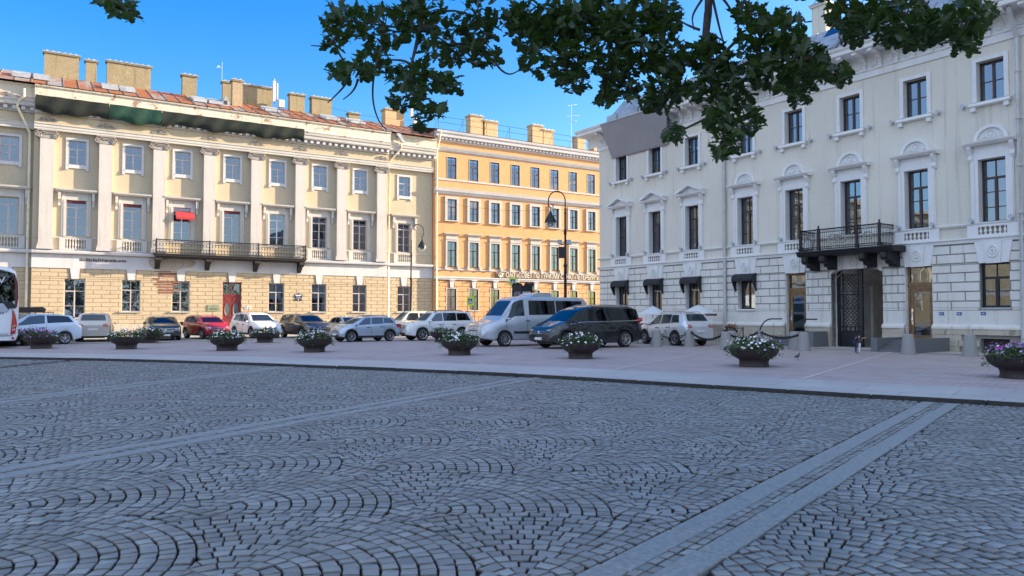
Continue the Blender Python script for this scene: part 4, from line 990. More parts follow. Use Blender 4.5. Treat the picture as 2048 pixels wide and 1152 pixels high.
def polar_mat(name, bw, rh, cols, mortar, msize, rough=.7, off=.5):
    m, nt, bs = _nt(name); bs.inputs['Roughness'].default_value = rough
    tc = N(nt,'ShaderNodeTexCoord'); sp = N(nt,'ShaderNodeSeparateXYZ'); nt.links.new(tc.outputs['Object'],sp.inputs[0])
    at2 = N(nt,'ShaderNodeMath',operation='ARCTAN2'); nt.links.new(sp.outputs[1],at2.inputs[0]); nt.links.new(sp.outputs[0],at2.inputs[1])
    mu = N(nt,'ShaderNodeMath',operation='MULTIPLY'); nt.links.new(at2.outputs[0],mu.inputs[0]); mu.inputs[1].default_value = 54.
    ln = N(nt,'ShaderNodeVectorMath',operation='LENGTH'); nt.links.new(tc.outputs['Object'],ln.inputs[0])
    cb = N(nt,'ShaderNodeCombineXYZ'); nt.links.new(mu.outputs[0],cb.inputs[0]); nt.links.new(ln.outputs['Value'],cb.inputs[1])
    br = N(nt,'ShaderNodeTexBrick'); br.offset = off; nt.links.new(cb.outputs[0],br.inputs['Vector'])
    br.inputs['Scale'].default_value = 1.; br.inputs['Brick Width'].default_value = bw; br.inputs['Row Height'].default_value = rh; br.inputs['Mortar Size'].default_value = msize; br.inputs['Bias'].default_value = 0.
    br.inputs['Color1'].default_value = (*cols[0],1); br.inputs['Color2'].default_value = (*cols[1],1); br.inputs['Mortar'].default_value = (*mortar,1)
    c = br.outputs['Color']; c = mixc(nt, ramp(nt,noise(nt,.35,detail=5),.35,.7), c, mixc(nt,.35,c,tuple(x*.55 for x in cols[0]))); c = mixc(nt, ramp(nt,noise(nt,1.7,detail=7,rough=.7),.56,.66), c, mixc(nt,.3,c,(.12,.11,.1))); c = mixc(nt, ramp(nt,noise(nt,25.),.4,.7), c, mixc(nt,.18,c,(.5,.5,.5)))
    nt.links.new(c, bs.inputs['Base Color']); bump(nt, bs, br.outputs['Fac'], -.4, .01); return m
def polar_sheet(name, ra, rb, m, z, t0=15, t1=112, n=97):
    b = MB(); vs = []
    for i in range(n+1):
        t = t0+(t1-t0)*i/n; k = float(RK(t)); vs += [pol(k+ra,t,z),pol(k+rb,t,z)]
    b.add(vs,[(2*i,2*i+1,2*i+3,2*i+2) for i in range(n)]); return tag(b.build(name, m, None, (CX,CY,0)), kind='structure')
polar_sheet('granite_apron', .172, 3.0, polar_mat('apron_slabs',2.0,1.4,((.42,.41,.4),(.47,.46,.45)),(.17,.16,.15),.012,.5), 0.)
polar_sheet('brick_plaza', 3.0, 60, polar_mat('red_clinker',.42,.21,((.41,.32,.305),(.49,.4,.385)),(.25,.21,.2),.014,.65), 0.)
lt = mat('pale_paving_band',(.54,.45,.42),.6,var=.2,vs=8)
for ra, w in ((4.6,.16),(9.6,.14),(14.5,.14)): polar_sheet('paving_band', ra, ra+w, lt, .004, 30, 100, 70)
b = MB()
for k, t in enumerate(range(38,96,6)):
    o = .07
    q = [(bandpt(t,float(RK(t))+3.02,-o)),bandpt(t,float(RK(t))+22,-o),bandpt(t,float(RK(t))+22,o),bandpt(t,float(RK(t))+3.02,o)]; b.quad(*[(*p,.008) for p in q])
tag(b.build('paving_band', lt), kind='structure')
# road and pavement along the yellow palace (local frame of the facade)
asph = mat('asphalt',(.3,.28,.25),.85,var=.15,vs=1.5,bmp=.2,bs_=60)
b = MB(); b.quad((-140,-25.,.012),(140,-25.,.012),(140,-6,.012),(-140,-6,.012)); tag(b.build('road', asph, None, (*LP,0), DL), kind='structure')
b = MB(); x = -90.
while x < 90: b.box(x+.01,x+1.99,-6.2,-6.0,-.1,.14); x += 2.
tag(b.build('kerb', M['granite'], None, (*LP,0), DL), kind='structure')
b = MB(); b.box(-90,90,-6.0,.3,-.1,.13); tag(b.build('pavement', mat('pavement_slabs',(.27,.26,.25),.8,var=.2,vs=2), None, (*LP,0), DL), kind='structure')
b = MB(); b.quad((-2,-2.4,.016),(66,-2.4,.016),(66,0,.016),(-2,0,.016)); b.quad((18.42,0,.016),(21.2,0,.016),(21.2,9,.016),(18.42,9,.016)); tag(b.build('pavement', mat('granite_pavement',(.46,.42,.38),.65,var=.2,vs=3), None, (*CP,0), DR), kind='structure')
b = MB()
for k in range(9): x = -2+7.5*k*.35; b.box(x,x+2.6,-5.5,-5.3,-.02,.06)
# ================================================================== PLANTERS
def leaf_quad(b, c, d, up, L, W, mi=None):
    d = d.normalized(); s = d.cross(up)
    s = s.normalized() if s.length > 1e-3 else Vector((1,0,0)); p = c+d*L
    b.add([c, c+d*L*.5+s*W*.5, p, c+d*L*.5-s*W*.5],[(0,1,2,3)],mi)
b = MB(); b.lathe([(.47,0),(.475,.03),(.46,.06),(.46,.19),(.49,.24),(.6,.3),(.7,.37),(.755,.46),(.765,.53),(.78,.545),(.78,.575),(.745,.585),(.72,.575),(.7,.5)],40)
b.lathe([(.0,.5),(.7,.5)],40,mi=1,cap=False)
bowl_me = b.mesh('bowl', [mat('cast_iron_planter',(.04,.027,.028),.55,.2,var=.3,vs=4,bmp=.15),M['bed']], smooth=True)
try: bowl_me.set_sharp_from_angle(angle=R(40))
except Exception: pass
M['leaf'] = mat('petunia_leaf',(.045,.095,.022),.6,var=.5,vs=9)
def petunia_meshes(seed, cols, nb=95, full=1.):
    r = random.Random(seed); f = MB(); fl = MB()
    for i in range(int(1500*full)):
        a = r.uniform(0,2*PI); q = math.sqrt(r.random())*.86; h = .56+.26*full*(1-(q/.9)**2)*r.uniform(.2,1.15)+.06*math.sin(a*3+seed*2.1)+.03*math.sin(a*7+seed)
        if q > .72: h -= r.uniform(.0,.3)*(1 if math.sin(a*4+seed) > .2 else .25)
        c = Vector((q*math.cos(a),q*math.sin(a),h)); d = Vector((math.cos(a)*r.uniform(-.2,1),math.sin(a)*r.uniform(-.2,1),r.uniform(-.5,1))); d += Vector((r.uniform(-.6,.6),r.uniform(-.6,.6),0))
        leaf_quad(f, c, d, Vector((r.uniform(-.4,.4),r.uniform(-.4,.4),1)), r.uniform(.05,.1), r.uniform(.03,.055))
    for i in range(26):
        a = r.uniform(0,2*PI); q = r.uniform(.2,.8); z = .6; f.tube([(q*.7*math.cos(a),q*.7*math.sin(a),z),(q*math.cos(a),q*math.sin(a),z+.22+r.uniform(0,.1))],.006,3)
    for i in range(nb):
        a = r.uniform(0,2*PI); q = math.sqrt(r.random())*.88; h = .64+.3*(1-(q/.95)**2)*r.uniform(.5,1.1)+r.uniform(-.03,.05)
        if q > .76: h -= r.uniform(0,.18)
        c = Vector((q*math.cos(a),q*math.sin(a),h)); nrm = Vector((math.cos(a)*r.uniform(.1,1.2),math.sin(a)*r.uniform(.1,1.2),r.uniform(.2,1))).normalized()
        s = nrm.orthogonal().normalized(); t = nrm.cross(s); R_ = r.uniform(.034,.052); ci = r.choices(range(len(cols)),[8,1,1] if cols[0] is wht and len(cols) > 2 else [9,1] if len(cols) == 2 else [7,3,1])[0]
        vs = [c-nrm*.015]+[c+(s*math.cos(2*PI*k/10)+t*math.sin(2*PI*k/10))*R_*(1 if k%2 else .8)+nrm*.012 for k in range(10)]
        fl.add(vs,[(0,1+k,1+(k+1)%10) for k in range(10)],ci)
    return f.mesh('foliage',M['leaf']), fl.mesh('blossoms',cols)
wht = mat('white_petal',(.78,.77,.76),.6,var=.06); lil = mat('lilac_petal',(.42,.3,.58),.6,var=.15); pur = mat('magenta_petal',(.38,.05,.33),.6,var=.15)
pet = [petunia_meshes(1,[wht,lil],60,.95),petunia_meshes(2,[wht,lil],80,1.1),petunia_meshes(3,[lil,pur,wht],90,.9),petunia_meshes(4,[wht,lil],45,.85),petunia_meshes(5,[wht,lil],75,1.2)]
pl = [((-23.2,37.06),2,'low bowl planter behind the bus corner, nearest the left end of the row','lilac and magenta petunias in the bowl planter beside the bus'),
 ((-18.74,36.53),0,'iron bowl planter in front of the silver car seen from behind','white petunias in the planter before the silver car seen from behind'),
 ((-21.26,44.08),1,'iron bowl planter close in front of the black saloon','white petunias in the planter close before the black saloon'),
 ((-13.28,35.03),1,'iron bowl planter on the brick paving before the red door','white petunias in the planter before the red door'),
 ((-14.74,44.85),0,'small looking iron bowl planter in front of the white car right of the red door','white petunias in the planter at the white car right of the red door'),
 ((-8.84,33.65),0,'iron bowl planter before the dark brown car','white petunias in the planter before the dark brown car'),
 ((-9.8,46.9),1,'iron bowl planter at the side of the pale blue car','white petunias in the planter at the side of the pale blue car'),
 ((-2.18,31.19),1,'iron bowl planter overlapping the front wheel of the silver van','white petunias in the planter before the silver van'),
 ((-4.22,45.65),0,'iron bowl planter half hidden behind another, by the white off-road car','white petunias in the half hidden planter by the white off-road car'),
 ((2.62,28.75),0,'iron bowl planter in front of the black van','white petunias with a few tall stems in the planter before the black van'),
 ((7.84,24.37),1,'large iron bowl planter right of the stone bollards, near the pigeon','white petunias spilling from the large planter near the pigeon'),
 ((13.5,20.0),2,'iron bowl planter cut off by the right picture edge','lilac petunias in the planter at the right picture edge'),
 ((-26.0,40.58),2,'iron bowl planter mostly hidden by the back of the bus','petunias in the planter mostly hidden by the bus')]
for i, ((x,y),k,lb,lf) in enumerate(pl):
    o = link('bowl_planter', bowl_me, None, (x,y,0), i*.7); tag(o, lb, 'planter', 'iron bowl planters on the square')
    f, fl = pet[[0,3,1,4,0,1,3,4,3,0,1,2,2][i] if k != 2 else 2]; t = thing('petunias', lf, 'flowers', (x,y,0), i*1.3, 'petunias in the bowl planters'); sc_ = 1.0 if i != 10 else 1.08; t.scale = (sc_,sc_,1.05)
    link('foliage', f, t); link('blossoms', fl, t)
# ================================================================== BOLLARDS, CHAINS
b = MB(); b.lathe([(.3,0),(.21,.8),(.2,.83),(.16,.86),(.0,.87)],20); bol_me = b.mesh('bollard', M['granite'], smooth=True)
try: bol_me.set_sharp_from_angle(angle=R(35))
except Exception: pass
bo = [((7.45,38.74),'granite bollard in front of the silver hatchback front door'),((8.5,41.0),'granite bollard just behind the one at the silver car door'),((9.22,39.04),'granite bollard by the tail lamp of the silver off-road hatchback'),
 ((10.11,35.52),'granite bollard partly behind the left flowers of the large planter'),((13.42,34.56),'granite bollard nearest the granite block left of the gateway'),((13.6,36.2),'granite bollard behind the one at the granite block'),
 ((12.6,38.3),'granite bollard behind the large planter blossoms'),((16.65,31.58),'granite bollard in front of the dark granite steps'),((18.33,30.09),'lone granite bollard before the cellar window'),((6.9,42.6),'granite bollard behind the black van back wheel'),((11.0,37.6),'granite bollard behind the railing with red flowers')]
for (x,y),lb in bo: tag(link('stone_bollard', bol_me, None, (x,y,0), x), lb, 'bollard', 'granite bollards before the cream building')
def chain(p, q, sag, label):
    b = MB(); p, q = Vector(p), Vector(q); L = (q-p).length; n = int(L*1.08/.13)
    for i in range(n):
        t0, t1 = i/n, (i+1)/n; f = lambda t: p.lerp(q,t)-Vector((0,0,sag*4*t*(1-t)))
        a, c = f(t0), f(t1); u = (c-a).normalized(); s = u.cross(Vector((0,0,1))).normalized(); w = s if i%2 else s.cross(u); m = (a+c)/2
        b.tube([m+u*.1*math.cos(g)+w*.052*math.sin(g) for g in [2*PI*k/8 for k in range(8)]],.02,5,True)
    tag(b.build('chain', M['iron_old']), label, 'chain', 'iron chains between bollards')
B = [Vector((*x[0],.84)) for x in bo]
chain(B[0],B[2],.42,'heavy chain hanging in front of the silver hatchback'); chain(B[2],B[3],.4,'heavy chain across the back of the silver hatchback'); chain(B[3],B[6],.32,'chain running behind the large planter to its far bollard'); chain(B[6],B[4],.3,'chain right of the large planter up to the bollard at the granite block')
# curved black posts
def bent(x, y, label):
    b = MB(); pts = [(0,0,0),(0,0,.5)]+[(.62-.62*math.cos(a),0,.62+.82*math.sin(a)) for a in [PI/2*k/7 for k in range(8)]]+[(1.15,0,1.44)]
    b.tube(pts,.035,7); b.lathe([(.09,0),(.09,.03)],10); tag(smooth_angle(b.build('curved_handrail', M['dark_metal'], None, (x,y,0), R(-12))), label, 'handrail', 'curved black handrails')
bent(13.25,40.2,'curved black pipe handrail left of the wooden door'); bent(13.95,37.3,'curved black pipe handrail crossing the wooden door')
# granite steps and blocks by the gateway
t = thing('granite_steps','dark granite stair with two side blocks at the right-hand glazed wooden door','steps',(*CP,0),DR)
for i in range(4):
    b = MB(); b.box(22.62,24.02,-2.9+i*.32,-1.62 if i < 3 else -.16,i*.125,(i+1)*.125 - .003); b.build('step', M['granite_dark'], t)
b = MB(); b.box(22.3,22.62,-3.0,-.16,0,.62); b.build('side_block', M['granite_dark'], t); b = MB(); b.box(24.02,24.36,-3.05,-.16,0,.62); b.build('side_block', M['granite_dark'], t)
b = MB(); b.add([(0,0,0),(1.35,0,0),(1.35,1.3,0),(0,1.3,0),(.04,.04,.8),(1.31,.04,.8),(1.31,1.26,.8),(.04,1.26,.8)],[(4,5,6,7),(0,1,5,4),(1,2,6,5),(2,3,7,6),(3,0,4,7)])
tag(b.build('granite_block', M['granite_dark'], None, on(CP,DR,17.0,-1.5,0), DR),'grey granite block on the paving left of the gateway','block')
t = thing('granite_steps','low dark granite steps at the left wooden door behind the curved handrails','steps',(*CP,0),DR)
for i in range(3):
    b = MB(); b.box(15.3,17.0-.04,-1.7+i*.4,-.16,i*.16,(i+1)*.16-.003); b.build('step', M['granite_dark'], t)
# ================================================================== STREET LAMPS
def lamp(x, y, s, arm, label, extras=False):
    t = thing('street_lamp', label, 'street lamp', (x,y,0), 0, 'black gooseneck street lamps'); t.scale = (s,s,s)
    b = MB(); b.lathe([(.2,0),(.2,.15),(.15,.3),(.13,1.1),(.16,1.15),(.1,1.25),(.085,4.6),(.12,4.65),(.12,4.75),(.075,4.85),(.065,6.6),(.1,6.65),(.09,6.9),(.05,7.0),(.045,7.9),(.07,7.95),(.045,8.05)],12); smooth_angle(b.build('pole', M['dark_metal'], t))
    b = MB(); R0 = .52; pts = [(0,0,8.0),(0,0,8.75)]+[(arm*(R0-R0*math.cos(a)),0,8.75+R0*1.15*math.sin(a)) for a in [PI*k/12 for k in range(1,13)]]
    ex = arm*2*R0
    pts += [(ex+arm*.02,0,8.5),(ex-arm*.12,0,8.3),(ex-arm*.28,0,8.34),(ex-arm*.3,0,8.5),(ex-arm*.18,0,8.55)]
    b.tube(pts,.038,7); b.tube([(ex-arm*.12,0,8.32),(ex-arm*.12,0,8.1)],.03,6); smooth_angle(b.build('arm', M['dark_metal'], t))
    lx = ex-arm*.12
    b = MB(); b.lathe([(.03,8.12),(.07,8.05),(.09,7.95),(.2,7.78),(.33,7.55),(.37,7.42),(.37,7.36),(.34,7.36)],18,(lx,0,0),cap=False); smooth_angle(b.build('lamp_shade', M['dark_metal'], t))
    b = MB(); b.lathe([(.32,7.37),(.3,7.24),(.2,7.12),(0,7.07)],16,(lx,0,0)); smooth_angle(b.build('globe', M['glass_clear'], t),60)
    if extras:
        b = MB()
        for dx in (-.35,.2): b.box(dx-.14,dx+.14,-.2,-.05,6.05,6.3)
        b.tube([(-.4,-.05,6.02),(.4,-.05,6.02)],.025,4); b.build('floodlight', M['zinc'], t)
        b = MB(); b.box(-.42,.04,-.3,-.06,5.15,5.85); b.build('control_box', M['dark_metal'], t)
lamp(3.31,46.48,1.0,-1,'tall black gooseneck lamp with floodlights, before the orange building',True)
lamp(-8.6,63.9,1.0,1,'black gooseneck lamp in front of the yellow palace end, arm to the right')
# crossing signs
def crossing(x, y, z, w, label, rz=0.):
    t = thing('crossing_sign', label, 'road sign', (x,y,0), rz, 'yellow crossing signs')
    b = MB(); b.tube([(w*.62,.05,0),(w*.62,.05,z+w*1.2)],.035,6); b.build('pole', M['zinc'], t)
    b = MB(); hh = w*1.3
    b.box(-w/2,w/2,-.03,.0,z,z+hh,0); b.box(-w*.3,w*.3,-.036,-.03,z+hh*.22,z+hh*.78,1); b.prism([(-w*.25,z+hh*.27),(w*.25,z+hh*.27),(0,z+hh*.73)],'y',-.042,-.036,2)
    b.box(-.03*w,.03*w,-.046,-.042,z+hh*.4,z+hh*.56,3); b.prism([(-.12*w,z+hh*.29),(-.07*w,z+hh*.29),(.02*w,z+hh*.42),(-.03*w,z+hh*.42)],'y',-.046,-.042,3); b.prism([(.12*w,z+hh*.29),(.07*w,z+hh*.29),(-.02*w,z+hh*.42),(.03*w,z+hh*.42)],'y',-.046,-.042,3); b.lathe([(.035*w,-.046),(.035*w,-.042)],8,(0,0,z+hh*.6),ax='y',mi=3)
    b.build('sign_board', [mat('signal_yellow',(.62,.75,.03),.4,var=.0) if 'signal_yellow' not in bpy.data.materials else bpy.data.materials['signal_yellow'],bl,M['plate'],M['black_plastic']], t)
crossing(-3.0,54.,2.3,.5,'yellow pedestrian crossing sign left of the silver van'); crossing(.05,55.5,3.75,.52,'yellow pedestrian crossing sign above the advertising column')
# advertising column
t = thing('advertising_column','dark advertising column with posters standing behind the silver van','advertising column',(.75,50.,0),R(20))
b = MB(); hexp = [(.78*math.cos(PI/3*k),.78*math.sin(PI/3*k)) for k in range(6)]
b.prism(hexp,'z',0,.5); b.prism([(p*1.0,q*1.0) for p,q in hexp],'z',3.25,3.5); b.prism([(p*1.06,q*1.06) for p,q in hexp],'z',3.5,3.58); b.prism([(p*.93,q*.93) for p,q in hexp],'z',.5,3.25)
for k in range(6):
    a = PI/3*k+PI/6; b.lathe([(.16,-.03),(.16,.03)],12,(.6*math.cos(a),.6*math.sin(a),3.62),ax='y'); a = PI/3*k; b.tube([(.74*math.cos(a),.74*math.sin(a),.5),(.74*math.cos(a),.74*math.sin(a),3.25)],.05,5)
b.build('body', M['dark_metal'], t)
pc1 = mat('pale_poster',(.35,.42,.52),.4,var=.5,vs=4); pc2 = mat('dark_poster',(.12,.12,.14),.4,var=.6,vs=5)
for k in range(6):
    a = PI/3*k+PI/6; c = Vector((math.cos(a),math.sin(a),0)); s = Vector((-math.sin(a),math.cos(a),0)); p = c*.635
    b = MB(); b.quad(p-s*.28+Vector((0,0,.7)),p+s*.28+Vector((0,0,.7)),p+s*.28+Vector((0,0,3.18)),p-s*.28+Vector((0,0,3.18))); b.build('poster', [pc1,pc2][k%2], t)
# parasols
def parasol(x, y, r, z, label, valance):
    t = thing('parasol', label, 'parasol', (x,y,0), .3, 'pale cafe parasols')
    b = MB(); n = 8; k = 5; vs = [(0,0,z+.52)]
    for j in range(1,k+1):
        for i in range(n*2): a = PI*i/n; q = r*j/k*(1 if i%2 == 0 else .955); vs.append((q*math.cos(a),q*math.sin(a),z+.52*(1-(j/k)**1.15)))
    fs = [(0,1+i,1+(i+1)%(2*n)) for i in range(2*n)]
    for j in range(k-1):
        o = 1+j*2*n
        for i in range(2*n): fs.append((o+i,o+2*n+i,o+2*n+(i+1)%(2*n),o+(i+1)%(2*n)))
    b.add(vs,fs); b.build('canopy', mat('parasol_cloth',(.62,.63,.66),.8,var=.05) if 'parasol_cloth' not in bpy.data.materials else bpy.data.materials['parasol_cloth'], t, smooth=False)
    if valance:
        b = MB(); o = [(r*(1 if i%2==0 else .955)*.985*math.cos(PI*i/n),r*(1 if i%2==0 else .955)*.985*math.sin(PI*i/n)) for i in range(2*n)]
        b.add([(*p,z-.0) for p in o]+[(*p,z-.13) for p in o],[(i,(i+1)%(2*n),2*n+(i+1)%(2*n),2*n+i) for i in range(2*n)]); b.build('valance', mat('brown_valance',(.2,.09,.07),.8,var=.1), t)
    b = MB(); b.tube([(0,0,0),(0,0,z+.5)],.025,6); b.lathe([(.28,0),(.28,.06),(.05,.1)],14); b.build('pole', M['frame_brown'], t)
    b = MB()
    for i in range(n): a = 2*PI*i/n; b.tube([(0,0,z+.1),(r*.9*math.cos(a),r*.9*math.sin(a),z+.03)],.01,4)
    b.build('rib', M['frame_brown'], t)
parasol(8.75,46.6,.98,1.68,'pale parasol left of the two, above the seated pair',False); parasol(10.95,44.1,1.1,1.72,'pale parasol with brown edge above the silver hatchback roof',True)
# railing with red geraniums
for (x,y,rz,lb) in ((11.6,40.6,DR,'low black railing beside the downpipe and red geraniums'),(7.5,45.4,DR,'low black railing by the front of the silver hatchback')):
    b = MB()
    for u in (0,.55,1.1): b.tube([(u,0,0),(u,0,1.0)],.03,5)
    b.tube([(0,0,.95),(1.1,0,.95)],.022,4); b.tube([(0,0,.3),(1.1,0,.3)],.022,4)
    for u in (0,.55): b.tube([(u,0,.3),(u+.55,0,.95)],.014,4); b.tube([(u,0,.95),(u+.55,0,.3)],.014,4)
    tag(b.build('railing', M['dark_metal'], None, (x,y,0), rz), lb, 'railing', 'low cafe railings')
redp = mat('red_petal',(.35,.02,.025),.6,var=.2)
for (x,y,lb) in ((11.75,40.35,'red geraniums in a trough on the railing beside the downpipe'),(7.72,45.0,'red geraniums behind the black van tail')):
    t = thing('geraniums', lb, 'flowers', (x,y,.7), 0, 'red geraniums of the cafe'); f = MB(); fl = MB(); r = random.Random(4)
    for i in range(160):
        c = Vector((r.uniform(-.3,.3),r.uniform(-.15,.15),r.uniform(.1,.35))); leaf_quad(f, c, Vector((r.uniform(-1,1),r.uniform(-1,1),r.uniform(0,1))), Vector((0,0,1)), .07,.06)
    for i in range(46):
        c = Vector((r.uniform(-.3,.3),r.uniform(-.15,.15),r.uniform(.28,.46))); fl.lathe([(.0,-.03),(.035,0),(.0,.03)],6,tuple(c))
    b = MB(); b.prism([(-.14,0),(.14,0),(.17,.16),(-.17,.16)],'x',-.34,.34); b.build('trough', M['frame_brown'], t); f.build('foliage', M['leaf'], t); fl.build('blossoms', redp, t)
# overhead wires
def wire(p, q, sag, label):
    b = MB(); p, q = Vector(p), Vector(q); b.tube([p.lerp(q,i/16)-Vector((0,0,sag*4*(i/16)*(1-i/16))) for i in range(17)],.014,3); tag(b.build('overhead_wire', M['dark_metal']), label, 'wire', 'overhead wires')
wire(on(LP,DL,24.6,5.9,24.8), on(LP,DL,36.4,4.,23.9), .5,'black cable hanging between the palace chimneys')
wire(on(LP,DL,36.8,-.2,14.2), on(CP,DR,.3,-.05,9.5), .7,'thin wire from the orange building to the cream corner'); wire((3.31,46.48,6.0), on(LP,DL,46,-.1,10.6), .4,'thin wire from the tall lamp back to the orange wall')
# pigeon
b = MB(); sk = [(-.16,.1,.012),(-.1,.12,.03),(-.04,.135,.052),(.03,.15,.056),(.075,.185,.04),(.1,.22,.024),(.115,.245,.026),(.135,.25,.02),(.155,.245,.006)]
b.tube([(x,0,z) for x,z,r in sk],[r for *_,r in sk],8)
for s in (-1,1): b.tube([(.01,s*.022,.1),(.015,s*.022,.012),(.045,s*.024,.004)],.005,4); b.tube([(-.15,s*.03,.115),(-.04,s*.05,.15),(.05,s*.045,.165)],[.006,.022,.012],5)
tag(smooth_angle(b.build('pigeon', mat('slate_feathers',(.05,.055,.065),.6,var=.4,vs=18), None, (10.56,27.81,.0), R(35)),70),'dark grey pigeon standing on the brick paving right of the large planter','bird')
# ================================================================== VEHICLES  (x forward, y left, z up)
def paint(name, col, metal=.0, rough=.28): return mat(name, col, rough, metal, var=0, coat=1., spec=.5)
def interp(pts, x): return float(np.interp(x,[p[0] for p in pts],[p[1] for p in pts]))
_rim = {}
def rim_mesh(r, style, dark=False):
    k = (round(r,2),style,dark)
    if k in _rim: return _rim[k]
    b = MB(); n = {'five':5,'multi':10,'six':6,'steel':8}[style]
    b.lathe([(r,-.0),(r*.97,.05),(r*.9,.04),(r*.88,-.04),(r,-.08)],24,ax='y',mi=0,cap=False)
    b.lathe([(r*.88,-.05),(0,-.05)],20,ax='y',mi=1,cap=False)
    b.lathe([(r*.2,.03),(r*.17,.045),(0,.05)],12,ax='y',mi=0,cap=False)
    wd = {'five':.15,'multi':.06,'six':.12,'steel':.2}[style]
    for i in range(n):
        a = 2*PI*i/n+.3
        for off in ((-.55,.55) if style == 'five' else (0,)):
            ww = r*wd*(.42 if style == 'five' else .5)
            c0 = (r*.16,off*r*.12); c1 = (r*.92,off*r*.36)
            P = []
            for (rr,o),w_ in ((c0,ww*.9),(c1,ww)):
                for s in (-1,1): x = rr*math.cos(a)-(o+s*w_)*math.sin(a); z = rr*math.sin(a)+(o+s*w_)*math.cos(a); P.append((x,z))
            b.add([(x,y,z) for y in (-.03,.035) for x,z in (P[0],P[1],P[3],P[2])],[(4,5,6,7),(0,1,5,4),(1,2,6,5),(2,3,7,6),(3,0,4,7)],0)
    _rim[k] = b.mesh('rim',[mat('alloy',(.55,.56,.58),.3,.8,var=0) if not dark else mat('grey_alloy',(.22,.23,.25),.35,.6,var=0),M['black_plastic']]); return _rim[k]
_tyre = {}
def tyre_mesh(r, w):
    k = (round(r,2),w)
    if k not in _tyre:
        b = MB(); b.lathe([(r*.68,-w/2),(r*.92,-w/2-.005),(r,-w*.36),(r,w*.36),(r*.92,w/2+.005),(r*.68,w/2)],28,ax='y',cap=False); _tyre[k] = b.mesh('wheel',M['rubber'],smooth=True)
    return _tyre[k]
def car(name, label, cat, x, y, yaw, S, L, W, H, top, belt, wheels, wr, col, sides, wshield, rear, rim='multi', sill=.22, group=None, glassm=None, tumble=.3, lights=True, trim=None, rails=False, rearcar=None, mirror=True, nose=.16, tail=.1, hl=None, tl=None, grille=None, cladding=False, handles=(), seams=(), plate_r=None):
    """S scales the finished car; profile points are (x, z) in metres"""
    t = thing(name, label, cat, (x,y,0), yaw, group); t.scale = (S,S,S)
    gm = glassm or M['car_glass']; hl_ = L/2; hw = W/2
    xs = set(np.linspace(-hl_,hl_,46)); ra = wr*1.17
    for p in top+belt: xs.add(p[0])
    for wx in wheels:
        for k in np.linspace(-1,1,15): xs.add(wx+ra*math.sin(k*PI/2)*.999)
    for e in (.01,.03,.07,.13,.2): xs.add(hl_-e); xs.add(-hl_+e)
    xs = sorted(x_ for x_ in xs if -hl_ <= x_ <= hl_); xs = [x_ for i,x_ in enumerate(xs) if i == 0 or x_-xs[i-1] > .004]
    def width(x_):
        f = max(0,(x_-(hl_-.9))/.9); r_ = max(0,(-hl_+.7-x_)/.7); return hw*(1-nose*f**2.4)*(1-tail*r_**2.2)
    def bot(x_):
        z = sill+.1*max(0,(abs(x_)-(hl_-.5))/.5)
        for wx in wheels:
            d = abs(x_-wx)
            if d < ra: z = max(z, wr+math.sqrt(ra*ra-d*d))
        return z
    def sec(x_):
        zt = interp(top,x_); zb = min(interp(belt,x_), zt-.015); w = width(x_); s = min(bot(x_), zb-.1); g = zt-zb; ins = tumble*g
        m = s+.5*(zb-s)
        y5 = .95*w-.015-ins*.88; y6 = .95*w-.03-ins-.07*min(1,g/.3)
        return [(.93*w,s),(.985*w,min(s+.07,m)),(w,m),(.99*w,zb-.09),(.955*w,zb),(y5,zb+g*.87),(y6,zb+g*.965),(y6*.6,zb+g*.995),(0,zt)]
    b = MB(); vs = []; np_ = 17
    for x_ in xs:
        q = sec(x_); vs += [(x_,yy,zz) for yy,zz in q] + [(x_,-yy,zz) for yy,zz in q[-2::-1]]
    fs = []; n = len(xs)
    for i in range(n-1):
        for j in range(np_-1): fs.append((i*np_+j,i*np_+j+1,(i+1)*np_+j+1,(i+1)*np_+j))
    fs.append(tuple(range(np_))); fs.append(tuple((n-1)*np_+j for j in range(np_))[::-1])
    b.add(vs,fs,0)
    if cladding:
        for wx in wheels:
            for s in (-1,1):
                for k in range(12):
                    a0, a1 = PI*k/12, PI*(k+1)/12; yy = s*width(wx)*.985
                    P_ = [(wx+rr*math.cos(a), wr+rr*math.sin(a)) for rr,a in ((ra*.98,a0),(ra*1.13,a0),(ra*1.13,a1),(ra*.98,a1))]
                    b.prism(P_,'y',yy-.02,yy+.022,1)
        for s in (-1,1): b.box(wheels[0]+ra,wheels[1]-ra,s*hw*.97-.025,s*hw*.97+.025,sill-.02,sill+.12,1)
    body = smooth_angle(b.build('body',[col,M['black_plastic'],M['chrome']],t),32)
    b = MB(); b.box(-hl_+.25,hl_-.3,-hw*.62,hw*.62,sill-.03,wr*2.15); b.box(wheels[0]+ra*.95,wheels[1]-ra*.95,-hw*.9,hw*.9,sill-.02,sill+.15)
    b.build('underbody',M['black_plastic'],t)
    b = MB(); b.box(-hl_*.55,hl_*.28,-hw*.78,hw*.78,sill+.1,interp(belt,0)-.14)
    for sx in (.22*L-.45,-.02*L-.2):
        for sy in (-.38,.38): b.box(sx-.12,sx+.02,sy*hw*1.1-.2,sy*hw*1.1+.2,interp(belt,0)-.2,interp(belt,0)+.12)
    b.build('seat',M['room'],t)
